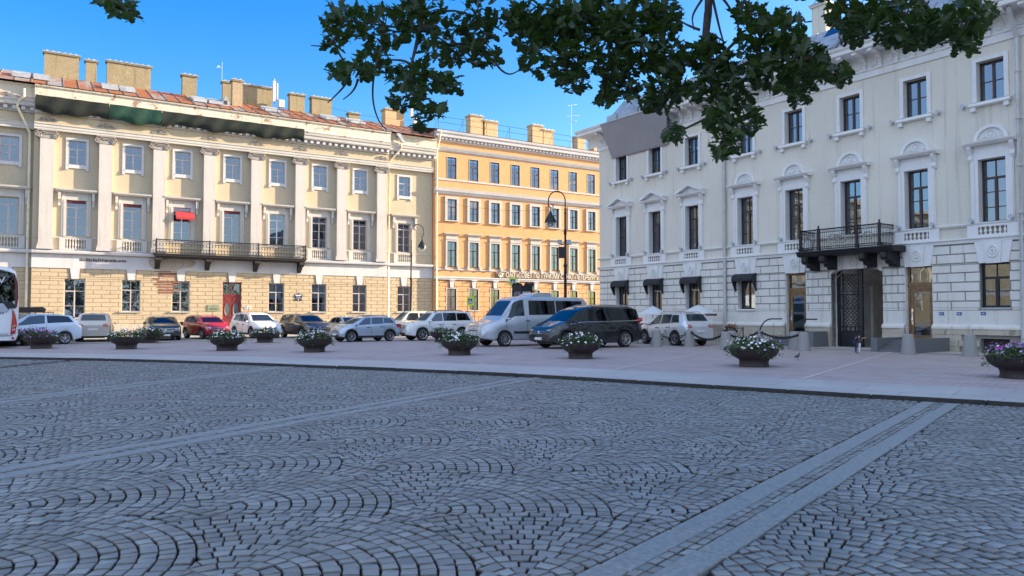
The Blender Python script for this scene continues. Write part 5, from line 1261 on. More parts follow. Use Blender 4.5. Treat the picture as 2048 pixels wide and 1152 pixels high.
    def side_patch(pg, s, off=.006, nx=8, nt=4):
        # pg = (x rear low, x front low, x rear high, x front high, t low, t high)
        x0b,x1b,x0t,x1t,ta,tb = pg; b = MB(); vs = []
        for i in range(nx+1):
            for j in range(nt+1):
                tt = ta+(tb-ta)*j/nt; f = j/nt; x_ = (x0b+(x0t-x0b)*f)*(1-i/nx)+(x1b+(x1t-x1b)*f)*(i/nx)
                q = sec(x_); (ya,za),(yb,zb) = q[4],q[5]; vs.append((x_,s*(ya+(yb-ya)*tt+off),za+(zb-za)*tt+off*.3))
        k = nt+1; b.add(vs,[((i*k+j,(i+1)*k+j,(i+1)*k+j+1,i*k+j+1) if s < 0 else (i*k+j,i*k+j+1,(i+1)*k+j+1,(i+1)*k+j)) for i in range(nx) for j in range(nt)]); return b
    for pg in sides:
        for s in (-1,1):
            o = side_patch(pg[:6],s).build('side_window', (pg[6] if len(pg) > 6 else gm), t, smooth=True)
    def top_patch(xa, xb, frac, off, nx=8, ny=10, trim_=0):
        b = MB(); vs = []
        for i in range(nx+1):
            x_ = xa+(xb-xa)*i/nx; q = sec(x_)
            dz = interp(top,x_+.02)-interp(top,x_-.02); nl = math.hypot(dz,.04); nxn, nzn = -dz/nl, .04/nl
            half = [q[8],q[7],q[6]]
            ys = [0,half[1][0],half[2][0]]; zs = [h[1] for h in half]
            for j in range(ny+1):
                v_ = -1+2*j/ny; yy = v_*frac*ys[2]; zz = float(np.interp(abs(yy),ys,zs)); vs.append((x_+nxn*off,yy,zz+nzn*off))
        k = ny+1; q0 = (Vector(vs[k])-Vector(vs[0])).cross(Vector(vs[1])-Vector(vs[0])); up_ = q0.z > 0
        b.add(vs,[((i*k+j,(i+1)*k+j,(i+1)*k+j+1,i*k+j+1) if up_ else (i*k+j,i*k+j+1,(i+1)*k+j+1,(i+1)*k+j)) for i in range(nx) for j in range(ny)]); return b
    top_patch(wshield[0],wshield[1],.95,.008).build('windshield', M['car_glass'], t, smooth=True)
    if rear: top_patch(rear[0],rear[1],.9,.008).build('rear_window', gm, t, smooth=True)
    for wx in wheels:
        for s in (-1,1):
            o = link('wheel', tyre_mesh(wr,.23), t, (wx, s*(hw-.13), wr)); rm = link('rim', rim_mesh(wr*.7,rim), o, (0,s*.095,0)); rm.scale = (1,s,1)
    if mirror:
        for s in (-1,1):
            xm = sides[-1][1]-.12; q = sec(xm)[4]; b = MB(); b.lathe([(0,-.1),(.07,-.08),(.085,.0),(.07,.08),(0,.1)],10,(0,0,0),ax='y',sx=1.,sy=.8)
            smooth_angle(b.build('mirror', trim or col, t, (xm, s*(q[0]+.12), q[1]+.09)))
    # front: lamps, grille, plate laid on the nose surface
    def nose_pt(yy, zz, off=.012): # nearest front surface x for given y,z by marching stations
        for x_ in reversed(xs):
            q = sec(x_)
            ws = [p[0] for p in q]; z_ = [p[1] for p in q]
            if z_[0] <= zz <= z_[-1] and np.interp(zz,z_,ws) >= abs(yy): return x_+off
        return hl_+off
    def tail_pt(yy, zz, off=.012):
        for x_ in xs:
            q = sec(x_); ws = [p[0] for p in q]; z_ = [p[1] for p in q]
            if z_[0] <= zz <= z_[-1] and np.interp(zz,z_,ws) >= abs(yy): return x_-off
        return -hl_-off
    def patch(name, poly, front, m, n=5, mi=None):
        """poly: 4 (y,z) corners, laid on the nose or tail"""
        b = MB(); vs = []
        for i in range(n+1):
            for j in range(n+1):
                u, v_ = i/n, j/n; yy = (poly[0][0]*(1-u)+poly[1][0]*u)*(1-v_)+(poly[3][0]*(1-u)+poly[2][0]*u)*v_; zz = (poly[0][1]*(1-u)+poly[1][1]*u)*(1-v_)+(poly[3][1]*(1-u)+poly[2][1]*u)*v_
                vs.append(((nose_pt if front else tail_pt)(yy,zz),yy,zz))
        k = n+1; b.add(vs,[(i*k+j,(i+1)*k+j,(i+1)*k+j+1,i*k+j+1) for i in range(n) for j in range(n)]); return b.build(name,m,t,smooth=True)
    if hl:
        for s in (-1,1): patch('headlight',[(s*y_,z_) for y_,z_ in hl],True,M['lens_white'],8)
    if tl:
        for s in (-1,1): patch('taillight',[(s*y_,z_) for y_,z_ in tl],False,M['lens_red'],8)
    if grille:
        y_,z0,z1,bars_ = grille; patch('grille',[(-y_,z0),(y_,z0),(y_*1.05,z1),(-y_*1.05,z1)],True,M['black_plastic'])
        b = MB()
        for i in range(bars_):
            z_ = z0+(z1-z0)*(i+.5)/bars_; b.tube([(nose_pt(yy,z_,.02),yy,z_) for yy in np.linspace(-y_,y_,7)],.014,4)
        b.lathe([(.07,-.01),(.07,.02),(0,.025)],14,(nose_pt(0,(z0+z1)/2,.02),0,(z0+z1)/2),ax='x')
        b.build('grille_bar',M['chrome'],t)
        b = MB(); xp = nose_pt(0,z0-.16,.03); b.box(xp-.02,xp+.01,-.26,.26,z0-.21,z0-.1); b.build('number_plate',M['plate'],t)
        patch('lower_intake',[(-hw*.55,sill+.1),(hw*.55,sill+.1),(hw*.6,sill+.2),(-hw*.6,sill+.2)],True,M['black_plastic'])
    if plate_r: 
        b = MB(); xp = tail_pt(0,plate_r,.03); b.box(xp-.01,xp+.02,-.26,.26,plate_r-.055,plate_r+.055); b.build('number_plate',M['plate'],t)
    if rails:
        for s in (-1,1):
            b = MB(); pts = [(x_,s*(sec(x_)[6][0]+.0),sec(x_)[6][1]+(.055 if 0 < i < 9 else .0)) for i,x_ in enumerate(np.linspace(rails[0],rails[1],10))]; b.tube(pts,.022,5); b.build('roof_rail',rails[2],t)
    if handles or seams:
        for hx,hz in handles:
            for s in (-1,1):
                b = MB(); yy = width(hx)*.985+.012; b.tube([(hx-.12,s*yy,hz),(hx-.1,s*(yy+.025),hz),(hx+.1,s*(yy+.025),hz),(hx+.12,s*yy,hz)],.018,5); b.build('handle', trim or M['black_plastic'], t)
        for sx in seams:
            b = MB()
            for s in (-1,1):
                q = sec(sx)[1:5]; b.tube([(sx,s*(yy+.0015),zz) for yy,zz in q],.007,4)
            b.build('door_gap', M['black_plastic'], t)
    t['_ok'] = 1; del t['_ok']
    return t, sec, nose_pt, tail_pt, patch
HEAD_F = math.atan2(-.526,-.85)      # driving left along the facade
HEAD_OUT = math.atan2(-.85,.526)     # parked nose towards the square
def suv(name,label,x,y,yaw,S,col,rim='multi',L=4.5,W=1.82,H=1.68,**k):
    h = H; top = [(-L/2,.98),(-L/2+.05,1.06),(-L/2+.16,1.2),(-L/2+.48,h-.06),(-L/2+.95,h),(-.3,h+.0),(.25,h-.03),(.55,h-.11),(1.28,1.1),(1.7,1.04),(L/2-.28,.93),(L/2-.1,.83),(L/2,.66)]
    belt = [(-L/2,.92),(-L/2+.3,1.12),(-.5,1.06),(.8,1.0),(1.3,.98),(L/2-.3,.84),(L/2,.6)]
    sides = [(-1.62,-.92,-1.45,-.92,.14,.9),(-.87,-.02,-.87,-.08,.1,.95),(.04,1.12,-.02,.42,.1,.95)]
    d = dict(hl=[(.52,.72),(.84,.72),(.84,.88),(.48,.82)],grille=(.42,.62,.82,3),tl=[(.5,.92),(.9,.88),(.9,1.12),(.5,1.08)],handles=((-.72,.93),(.22,.9)),seams=(-.9,.02,1.05),cladding=True,plate_r=.75); d.update(k)
    return car(name,label,'car',x,y,yaw,S,L,W,H,top,belt,(-1.32,1.36),.345,col,sides,(1.24,.6),(-L/2+.2,-L/2+.46),rim,.26,'cars parked along the palace',**d)
# 1 white off-road car, side view facing left
Pw = paint('white_paint',(.72,.74,.75)); 
L_ = 4.95
top = [(-L_/2,1.0),(-L_/2+.06,1.2),(-L_/2+.12,1.3),(-L_/2+.42,1.84),(-L_/2+.9,1.9),(-.2,1.9),(.3,1.86),(.55,1.8),(1.22,1.24),(1.6,1.2),(L_/2-.2,1.12),(L_/2-.06,1.02),(L_/2,.75)]
belt = [(-L_/2,.98),(-L_/2+.3,1.22),(.8,1.18),(1.3,1.14),(L_/2-.25,1.04),(L_/2,.7)]
car('offroad_car','large white off-road car with black roof rails facing left','car',-4.95,49.3,HEAD_F,1.0,L_,1.97,1.9,top,belt,(-1.42,1.43),.4,Pw,[(-2.05,-1.05,-1.82,-1.05,.12,.92,M['tint_glass']),(-1.0,-.06,-1.0,-.06,.1,.95,M['tint_glass']),(0.,1.05,-.0,.45,.1,.95)],(1.18,.6),(-L_/2+.14,-L_/2+.4),'six',.3,'cars parked along the palace',rails=(-1.6,.5,M['black_plastic']),hl=[(.6,.86),(.93,.86),(.93,1.03),(.58,1.03)],grille=(.5,.78,1.03,4),tl=[(.6,1.0),(.93,1.0),(.93,1.2),(.6,1.2)],handles=((-.78,1.04),(.2,1.02)),seams=(-1.02,-.03,.98),cladding=False,plate_r=.85)
# 2 pale blue compact
suv('compact_car','pale blue compact car with dark wheel arches, side-on behind a planter',-9.2,47.0,HEAD_F+.12,.98,paint('pale_blue_paint',(.42,.5,.6),.4),'multi',4.17,1.78,1.6,rails=(-1.3,.35,M['chrome']))
# 3 dark brown
suv('brown_car','dark brown car with black glass roof parked nose out right of the number sign',-14.9,53.9,HEAD_OUT+.2,1.06,paint('dark_brown_paint',(.05,.04,.035),.3),'six',4.35,1.88,1.62)
# 4 white crossover
suv('white_crossover','white crossover parked nose out beside the red door',-18.3,53.6,HEAD_OUT+.18,1.08,paint('pearl_white_paint',(.78,.78,.78)),'multi',4.6,1.84,1.68)
# 5 red crossover
suv('red_crossover','red rounded crossover parked nose out in front of the red door',-21.1,51.8,HEAD_OUT+.22,1.02,paint('red_paint_gloss',(.32,.008,.016)),'multi',4.15,1.78,1.58,hl=[(.5,.68),(.78,.68),(.78,.82),(.5,.82)],rails=False)
# 6 black saloon
L_ = 5.1; top = [(-L_/2,.9),(-L_/2+.08,1.02),(-1.75,1.1),(-1.1,1.4),(-.6,1.47),(.05,1.46),(.35,1.4),(1.22,1.04),(1.6,1.0),(L_/2-.3,.9),(L_/2-.1,.8),(L_/2,.6)]
belt = [(-L_/2,.86),(-1.7,1.02),(.8,.98),(1.25,.95),(L_/2-.3,.84),(L_/2,.56)]
car('black_saloon','black saloon with broad chrome grille parked nose out','car',-23.2,49.7,HEAD_OUT-.03,1.06,L_,1.88,1.48,top,belt,(-1.5,1.55),.345,paint('black_saloon_paint',(.012,.012,.014)),[(-1.45,-.55,-1.0,-.5,.1,.93),(-.48,.1,-.45,.05,.1,.95),(.15,1.1,.1,.38,.1,.95)],(1.16,.42),(-1.68,-1.15),'multi',.2,'cars parked along the palace',hl=[(.5,.64),(.84,.62),(.84,.78),(.48,.76)],grille=(.45,.5,.76,5),tl=[(.5,.8),(.9,.8),(.9,.95),(.5,.95)],handles=((-.5,.88),(.45,.86)),seams=(-.52,.12),plate_r=.7)
# 7 silver SUV seen from behind
suv('silver_car','pale beige-silver car seen from behind with red tail lamps',-26.3,47.4,HEAD_OUT+PI-.1,1.04,paint('silver_beige_paint',(.5,.46,.42),.6),'multi',4.7,1.9,1.7)
# 8 white hatchback side-on with red tail lamp, roof bars
L_ = 4.05; top = [(-L_/2,.95),(-L_/2+.05,1.05),(-L_/2+.12,1.12),(-L_/2+.42,1.44),(-.95,1.53),(-.1,1.55),(.3,1.5),(1.2,1.06),(1.5,1.0),(L_/2-.15,.85),(L_/2,.62)]
belt = [(-L_/2,.9),(-L_/2+.3,1.08),(-.4,1.02),(.8,.94),(1.25,.92),(L_/2-.2,.8),(L_/2,.58)]
ht = car('white_hatchback','pale blue-white three-door hatchback with roof bars behind the lilac planter','car',-26.75,41.8,HEAD_F+.35,1.12,L_,1.74,1.55,top,belt,(-1.22,1.28),.31,paint('white_paint_hatch',(.5,.62,.76)),[(-1.62,-.42,-1.4,-.42,.1,.93,M['tint_glass']),(-.3,1.12,-.34,.4,.08,.95,M['car_glass'])],(1.16,.36),(-L_/2+.16,-L_/2+.4),'five',.2,'cars parked along the palace',hl=[(.5,.68),(.78,.68),(.78,.82),(.5,.82)],tl=[(.62,.95),(.8,.93),(.72,1.38),(.6,1.38)],handles=((-.18,.84),),seams=(-.36,1.02),plate_r=.7)
for x_ in (.05,-.75):
    b = MB(); b.tube([(x_,-.62,1.53),(x_,-.6,1.6),(x_,.6,1.6),(x_,.62,1.53)],.022,5); b.build('roof_bar',M['black_plastic'],ht[0])
# 9 blue car with roof box
bt = suv('blue_car','blue car mostly hidden by the bus, carrying a black roof box',-30.2,46.4,HEAD_F+.2,1.06,paint('bright_blue_paint',(.02,.12,.36),.3),'multi',4.4,1.8,1.62)
b = MB(); b.prism([(-1.0,1.68),(.9,1.68),(1.05,1.8),(.8,1.98),(-.9,2.02),(-1.05,1.9)],'y',-.42,.42); o = b.build('roof_box',M['black_plastic'],bt[0])
# 10 silver saloon, small, behind
L_ = 4.4; top = [(-L_/2,.9),(-L_/2+.08,1.0),(-1.5,1.06),(-1.0,1.4),(-.5,1.46),(.05,1.46),(.3,1.4),(1.1,1.0),(1.5,.97),(L_/2-.25,.86),(L_/2,.58)]
belt = [(-L_/2,.85),(-1.5,1.0),(.8,.95),(1.2,.92),(L_/2-.3,.8),(L_/2,.55)]
car('grey_saloon','grey-silver saloon half hidden between the brown car and the pale blue car','car',-12.3,56.2,HEAD_OUT+.1,1.05,L_,1.72,1.46,top,belt,(-1.25,1.35),.31,paint('grey_silver_paint',(.4,.42,.43),.5),[(-1.3,-.4,-.95,-.38,.1,.93),(-.32,1.0,-.32,.35,.1,.95)],(1.04,.36),(-1.42,-1.05),'multi',.2,'cars parked along the palace',hl=[(.45,.6),(.78,.6),(.78,.75),(.45,.74)],grille=(.38,.52,.66,2),tl=[(.5,.8),(.8,.8),(.8,.95),(.5,.95)])
# 11 pale van behind
L_ = 4.9; top = [(-L_/2,1.0),(-L_/2+.08,1.9),(-L_/2+.3,1.97),(1.0,1.97),(1.25,1.9),(1.95,1.18),(L_/2-.1,1.0),(L_/2,.7)]
belt = [(-L_/2,.95),(-L_/2+.1,1.2),(1.6,1.15),(1.9,1.05),(L_/2,.66)]
car('pale_van','pale beige passenger van behind the white off-road car, only its windows and roof showing','van',-7.2,58.3,HEAD_F,.98,L_,1.84,1.97,top,belt,(-1.4,1.6),.34,paint('beige_van_paint',(.62,.58,.48)),[(-2.2,-1.1,-2.15,-1.1,.1,.9),(-1.0,.3,-1.0,.3,.1,.9),(.42,1.7,.42,1.2,.1,.93)],(1.88,1.3),(-L_/2+.03,-L_/2+.07),'steel',.24,None,hl=[(.5,.72),(.8,.72),(.8,.9),(.5,.9)])
# 12 silver passenger van (long)
L_ = 6.2; top = [(-L_/2,.9),(-L_/2+.06,2.2),(-L_/2+.16,2.34),(-L_/2+.5,2.4),(.6,2.42),(1.0,2.38),(1.35,2.25),(2.02,1.42),(2.2,1.28),(2.55,1.16),(L_/2-.1,1.02),(L_/2,.72)]
belt = [(-L_/2,.86),(-L_/2+.06,1.45),(1.3,1.4),(1.75,1.22),(2.1,1.14),(L_/2-.3,1.02),(L_/2,.66)]
Ps = paint('silver_blue_paint',(.48,.53,.6),.4,.3)
va = car('silver_van','silver passenger van with raised roof hatch and dark side windows, partly behind the black van','van',0.85,41.1,HEAD_F,1.1,L_,2.0,2.42,top,belt,(-1.75,1.88),.36,Ps,[(-2.7,-1.1,-2.7,-1.1,.1,.9,M['tint_glass']),(-1.04,.52,-1.04,.5,.1,.9,M['tint_glass']),(.78,1.86,.8,1.42,.06,.95,M['car_glass'])],(1.98,1.4),None,'steel',.32,'vans standing on the square',tumble=.13,hl=[(.55,.8),(.9,.82),(.9,1.08),(.62,.98)],grille=(.46,.74,1.0,3),tl=[(.75,.9),(.98,.9),(.98,1.4),(.75,1.4)],handles=((.62,1.22),(-.85,1.2)),seams=(.66,-1.07,1.82),nose=.12,tail=.03)
b = MB(); b.prism([(-1.05,2.38),(.2,2.4),(-.02,2.54),(-.25,2.6),(-.9,2.6),(-1.02,2.53)],'y',-.62,.62); smooth_angle(b.build('roof_hatch',Ps,va[0]),50)
b = MB()
for s in (-1,1): b.box(-2.9,1.4,s*1.0-.012,s*1.0+.012,.62,.72)
b.build('side_moulding',M['black_plastic'],va[0])
# 13 black people carrier
L_ = 5.14; top = [(-L_/2,.95),(-L_/2+.06,1.3),(-L_/2+.22,1.78),(-L_/2+.5,1.87),(-.6,1.9),(.2,1.89),(.55,1.84),(.9,1.72),(1.72,1.2),(1.95,1.12),(L_/2-.2,.96),(L_/2-.07,.84),(L_/2,.62)]
belt = [(-L_/2,.9),(-L_/2+.25,1.2),(.9,1.14),(1.5,1.06),(2.0,.96),(L_/2-.25,.82),(L_/2,.58)]
Pb = paint('black_paint',(.008,.009,.012),.0,.2)
vb = car('black_van','glossy black people carrier with chrome waist line, facing left on the square','van',3.75,38.25,HEAD_F,1.12,L_,1.93,1.9,top,belt,(-1.56,1.64),.37,Pb,[(-2.28,-1.0,-2.1,-1.0,.1,.92,M['tint_glass']),(-.94,.52,-.94,.5,.08,.94,M['tint_glass']),(.62,1.42,.62,.98,.08,.94,M['car_glass'])],(1.68,.95),(-L_/2+.08,-L_/2+.2),'five',.24,'vans standing on the square',tumble=.2,hl=[(.5,.74),(.9,.78),(.9,.95),(.52,.84)],grille=(.44,.6,.82,2),tl=[(.78,.9),(.94,.9),(.92,1.35),(.78,1.3)],handles=((.5,1.0),(-.75,1.02)),seams=(.57,-.97,1.5),nose=.15,tail=.05,rails=(-2.0,.3,M['chrome']))
b = MB(); sec = vb[1]
for s in (-1,1): b.tube([(x_,s*(sec(x_)[4][0]+.012),sec(x_)[4][1]+.015) for x_ in np.linspace(-2.3,1.55,24)],.016,4)
b.build('chrome_strip',M['chrome'],vb[0])
# 14 silver hatchback off-roader seen from rear left
tg = suv('silver_hatchback','silver off-road hatchback seen from behind, parked behind the chain bollards',9.0,41.9,math.atan2(.93,-.42),1.06,paint('silver_paint',(.66,.68,.7),.4,.3),'multi',4.43,1.81,1.69,rails=(-1.5,.4,M['chrome']),tl=[(.5,.93),(.86,.92),(.86,1.08),(.5,1.07)])
# 15 bus rear
t = thing('tour_bus','white tour bus cut off by the left picture edge, seen from behind','bus',(-25.7,36.5,0),0); 
bx = Vector((-.56,.83)).normalized(); t.rotation_euler = (0,0,math.atan2(bx.y,bx.x)); t.scale = (1.12,)*3
W = 2.55; H = 3.6; hw = W/2
prof = [(-hw*.93,.35),(-hw,.6),(-hw,2.2),(-hw*.97,2.9),(-hw*.9,3.4),(-hw*.75,3.56),(-hw*.4,3.62),(hw*.4,3.62),(hw*.75,3.56),(hw*.9,3.4),(hw*.97,2.9),(hw,2.2),(hw,.6),(hw*.93,.35)]
b = MB(); st = [(-6,0.,1),(-5.96,.0,1)]; vs = []; stn = [(0.,.93,.1),(.05,.975,.04),(.16,1.,0),(11.8,1.,0),(12.,.95,.05)]
for x_,k,dz in stn: vs += [(x_,y_*k,max(.35,z_-dz*(1 if z_ > 2 else 0))) for y_,z_ in prof]
n = len(prof); fs = [(i*n+j,i*n+(j+1)%n,(i+1)*n+(j+1)%n,(i+1)*n+j) for i in range(len(stn)-1) for j in range(n)]+[tuple(range(n)),tuple(range((len(stn)-1)*n,len(stn)*n))[::-1]]
b.add(vs,fs); smooth_angle(b.build('body',paint('bus_white',(.7,.74,.8)),t),30)
b = MB(); b.prism([(-1.02,2.05),(1.02,2.05),(1.14,2.15),(1.12,3.0),(1.0,3.34),(.6,3.46),(-.6,3.46),(-1.0,3.34),(-1.12,3.0),(-1.14,2.15)],'x',-.03,.02); b.build('rear_window',M['tint_glass'],t)
mg = paint('maroon_gloss',(.1,.008,.015))
for s in (-1,1): b = MB(); b.prism([(s*1.13,1.85),(s*1.2,1.8),(s*1.255,2.2),(s*1.22,2.9),(s*1.1,3.3),(s*1.02,3.34),(s*1.1,3.0),(s*1.12,2.2)],'x',-.05,.03); b.build('corner_panel',mg,t)
b = MB(); b.prism([(-1.16,1.78),(1.16,1.78),(1.2,1.86),(1.0,2.06),(-1.0,2.06),(-1.2,1.86)],'x',-.045,.02); b.build('window_base',M['black_plastic'],t)
b = MB(); b.prism([(-.75,1.6),(.72,1.6),(.9,1.68),(.7,1.98),(-.7,1.98),(-.9,1.68)],'x',-.07,-.01); b.build('air_scoop',mat('scoop_grey',(.4,.43,.5),.4,var=0),t)
for s in (-1,1):
    b = MB(); b.prism([(s*.98,.62),(s*1.16,.66),(s*1.22,1.05),(s*1.2,1.25),(s*1.1,1.66),(s*1.05,1.66)],'x',-.05,.1,0); b.prism([(s*1.03,.78),(s*1.15,.8),(s*1.16,.9),(s*1.04,.84)],'x',-.055,-.05,1); b.prism([(s*1.05,.92),(s*1.16,1.0),(s*1.17,1.06),(s*1.05,.96)],'x',-.055,-.05,1); b.build('taillight',[M['lens_red'],M['lens_white']],t)
    b = MB(); b.lathe([(.055,-.04),(.055,.02)],12,(0,s*1.08,.45),ax='x'); b.build('reflector',M['lens_red'],t)
b = MB(); b.tube([(-.035,-1.04,.56),(-.035,-1.04,1.7),(-.035,-.98,1.78),(-.035,.98,1.78),(-.035,1.04,1.7),(-.035,1.04,.56),(-.035,0,.54)],.012,4,True); b.tube([(-.03,-.92,1.74),(-.03,.92,1.74)],.02,4); b.build('engine_hatch_gap',M['room'],t)
for wx in (3.,9.5):
    for s in (-1,1): o = link('wheel',tyre_mesh(.5,.3),t,(wx,s*1.1,.5)); link('rim',rim_mesh(.35,'steel'),o,(0,s*.13,0))
b = MB(); b.box(.3,11.6,-1.1,1.1,.28,.5); b.build('underbody',M['black_plastic'],t)
navy = mat('navy_letters',(.02,.03,.09),.5,var=0)
def bus_text(txt, y_right, z, h, w, m, xo=-.02):
    o = link('lettering', fit_text(txt,w,h,.004,m), t, (xo,y_right+w,z), -PI/2); return o
bus_text('РОССИЙ',-.72,1.5,.17,1.1,navy); bus_text('НОЕ',-.5,.98,.14,.42,navy); bus_text('ИЕ',-.44,.8,.14,.26,navy); bus_text('HIGER',-.92,.58,.1,.52,M['chrome'])
bus_text('OV',-.75,2.85,.3,.62,M['plate'],-.045); bus_text('62',-.48,2.58,.16,.28,M['plate'],-.045); bus_text('ru',-.42,2.38,.11,.2,M['plate'],-.045)
# ================================================================== OAK overhead
TREE = thing('oak_tree','oak whose dark leafy boughs hang over the square from above','tree',(3.2,-2.6,-.08))
T0 = Vector((3.2,-2.6,-.08))
def oak_leaf(L):
    """lobed outline, half side (x along leaf, y half width)"""
    h = [(0,.015),(.12,.03),(.2,.1),(.28,.16),(.33,.11),(.37,.1),(.44,.2),(.52,.27),(.57,.2),(.6,.17),(.67,.25),(.76,.29),(.8,.2),(.83,.18),(.9,.2),(.97,.1),(1.0,.0)]
    return [(x*L,y*L) for x,y in h]
HALF = oak_leaf(1.)
fol = MB(); lr = random.Random(11)
def add_leaf(p, d, up, L):
    d = d.normalized(); s = d.cross(up); s = s.normalized() if s.length > 1e-3 else Vector((1,0,0)); n = s.cross(d).normalized(); fold = lr.uniform(.1,.5); curl = lr.uniform(-.25,.35)
    k = len(HALF); mid = []; lft = []; rgt = []
    for x,y in HALF:
        q = p+d*(x*L)-n*(curl*L*x*x*.5); mid.append(q); lft.append(q+s*(y*L)+n*(fold*y*L)); rgt.append(q-s*(y*L)+n*(fold*y*L))
    vs = mid+lft+rgt; fs = []
    for i in range(k-1): fs.append((i,i+1,k+i+1,k+i)); fs.append((i,2*k+i,2*k+i+1,i+1))
    fol.add(vs,fs)
SK = R(1.985); FPX = 1500.
def view_pt(u, v, dist):
    """point of the crown measured in the photo, at its distance from the camera"""
    x = (u-1024)/FPX; z = (576-v)/FPX; c, s = math.cos(SK), math.sin(SK); return Vector((x*dist,(c-z*s)*dist,(s+z*c)*dist+1.7))
# leafy sprays: centre, half-extent (photo px), distance, number of leaves
SP = [(690,40,48,45,6.6,85),(668,85,26,22,6.5,24),(700,142,62,22,6.2,75),(745,120,40,34,6.4,60),(770,55,60,50,6.8,105),(845,30,70,45,6.9,120),(900,90,70,45,6.7,120),(960,40,50,50,6.9,80),(968,110,32,30,6.6,42),
 (820,150,50,32,6.3,75),(880,165,50,26,6.2,62),(815,195,42,28,6.1,54),(860,222,36,20,6.,34),(842,245,14,16,6.,12),
 (1027,40,22,38,6.6,32),(1060,50,36,56,6.4,70),(1110,50,60,50,6.3,125),(1180,40,65,50,6.2,135),(1270,40,70,45,6.0,140),(1330,35,40,42,5.9,75),(1130,120,46,44,6.1,90),(1070,115,34,38,6.2,52),(1150,165,34,24,6.0,40),(1215,110,50,50,5.9,95),(1280,110,56,50,5.8,110),(1240,175,44,30,5.8,66),(1210,200,22,14,5.8,16),(1340,115,34,42,5.7,60),(1330,185,42,40,5.6,80),(1305,208,26,20,5.6,24),
 (1385,110,30,26,5.6,40),(1430,125,44,40,5.4,76),(1420,85,24,18,5.5,20),(1400,175,40,34,5.4,58),(1470,170,50,46,5.3,90),(1520,90,50,60,5.2,110),(1570,60,44,46,5.1,84),(1545,140,50,42,5.1,92),(1610,120,50,44,5.0,84),(1665,148,44,28,5.,58),(1590,175,40,22,5.,44),(1500,30,40,28,5.3,42),
 (1440,225,42,34,5.,62),(1450,280,36,34,4.9,54),(1490,240,40,34,5.,50),(1350,267,22,22,5.2,22),(1442,308,18,12,4.9,12),(1600,200,22,12,5.,12),
 (1690,25,46,32,5.4,60),(1745,35,52,40,5.3,88),(1705,72,32,24,5.3,34),(1810,40,60,46,5.2,105),(1870,55,46,42,5.1,76),(1930,40,48,44,5.1,84),(1930,88,30,24,5.,34),(1965,30,32,34,5.,44),(1830,80,40,20,5.1,36),(1780,78,30,18,5.2,26),
 (245,14,34,22,6.4,38),(215,2,30,10,6.5,18),(262,34,14,10,6.4,9),(1080,-40,420,40,6.4,260),(1700,-40,320,40,5.4,200),(1420,-50,120,30,5.5,60)]
sp_c = []
for u,v,ru,rv,ds,nn in SP:
    c = view_pt(u,v,ds); sp_c.append((c,ru,rv,ds,nn))
    for i in range(int(nn*(1.15 if u < 1010 else 1.6))):
        a = lr.uniform(0,2*PI); q = math.sqrt(lr.random()); p = view_pt(u+ru*q*math.cos(a)*.92, v+rv*q*math.sin(a)*.92, ds+lr.uniform(-.45,.45))
        d = Vector((lr.gauss(0,1),lr.gauss(0,1),lr.gauss(-.45,.55))); up = Vector((lr.gauss(0,.5),lr.gauss(0,.5),1))
        L = lr.uniform(.075,.135)*ds/5.9
        add_leaf(p-d.normalized()*L*.5, d, up, L)
fm, nt, bs = _nt('oak_leaf'); bs.inputs['Roughness'].default_value = .5
gi = N(nt,'ShaderNodeNewGeometry'); c = mixc(nt, gi.outputs['Random Per Island'], (.01,.024,.004), (.03,.062,.01)); c = mixc(nt, ramp(nt,noise(nt,30.),.3,.7), c, mixc(nt,.3,c,(.07,.1,.03))); nt.links.new(c,bs.inputs['Base Color'])
tl_ = N(nt,'ShaderNodeBsdfTranslucent'); tl_.inputs[0].default_value = (.08,.17,.018,1); mx = N(nt,'ShaderNodeMixShader'); mx.inputs[0].default_value = .24
out = nt.nodes['Material Output']; nt.links.new(bs.outputs[0],mx.inputs[1]); nt.links.new(tl_.outputs[0],mx.inputs[2]); nt.links.new(mx.outputs[0],out.inputs[0])
fo = fol.build('foliage', fm, TREE, tuple(-T0), smooth=False)
bark = mat('oak_bark',(.07,.055,.045),.9,var=.4,vs=12,bmp=.6,bs_=20)
tr = MB(); tr.tube([(0,0,-.3),(0,0,.4),(.05,.1,2.2),(-.05,.2,4.2),(-.2,.4,6.0)],[.42,.34,.3,.26,.16],12); tr.build('trunk',bark,TREE,smooth=True)
br = MB()
def limb(pts, r0, r1):
    pts = [Vector(p)-T0 for p in pts]; m = []
    for i in range(len(pts)-1):
        for k in range(5): t = k/5; a = pts[max(0,i-1)]; b_ = pts[i]; c_ = pts[i+1]; d_ = pts[min(len(pts)-1,i+2)]; m.append(.5*((2*b_)+(c_-a)*t+(2*a-5*b_+4*c_-d_)*t*t+(-a+3*b_-3*c_+d_)*t**3))
    m.append(pts[-1]); n_ = len(m); br.tube(m,[r0+(r1-r0)*i/(n_-1) for i in range(n_)],7)
fork = Vector((3.1,-2.3,4.4))
hubs = [[fork,Vector((2.2,1.5,6.2)),view_pt(1000,-160,6.6),view_pt(860,-40,6.8),view_pt(840,60,6.8),view_pt(822,130,6.3)],
        [fork,Vector((2.6,1.2,6.0)),view_pt(1300,-200,6.0),view_pt(1200,-40,6.2),view_pt(1140,60,6.2),view_pt(1120,130,6.1)],
        [fork,Vector((3.2,1.0,5.8)),view_pt(1430,-200,5.6),view_pt(1418,0,5.5),view_pt(1411,110,5.4),view_pt(1440,200,5.1),view_pt(1448,290,4.9)],
        [fork,Vector((4.0,1.0,5.6)),view_pt(1800,-160,5.3),view_pt(1830,-20,5.2),view_pt(1900,60,5.1)],
        [fork,Vector((1.0,1.2,6.4)),view_pt(500,-200,6.7),view_pt(300,-60,6.5),view_pt(250,10,6.4)]]
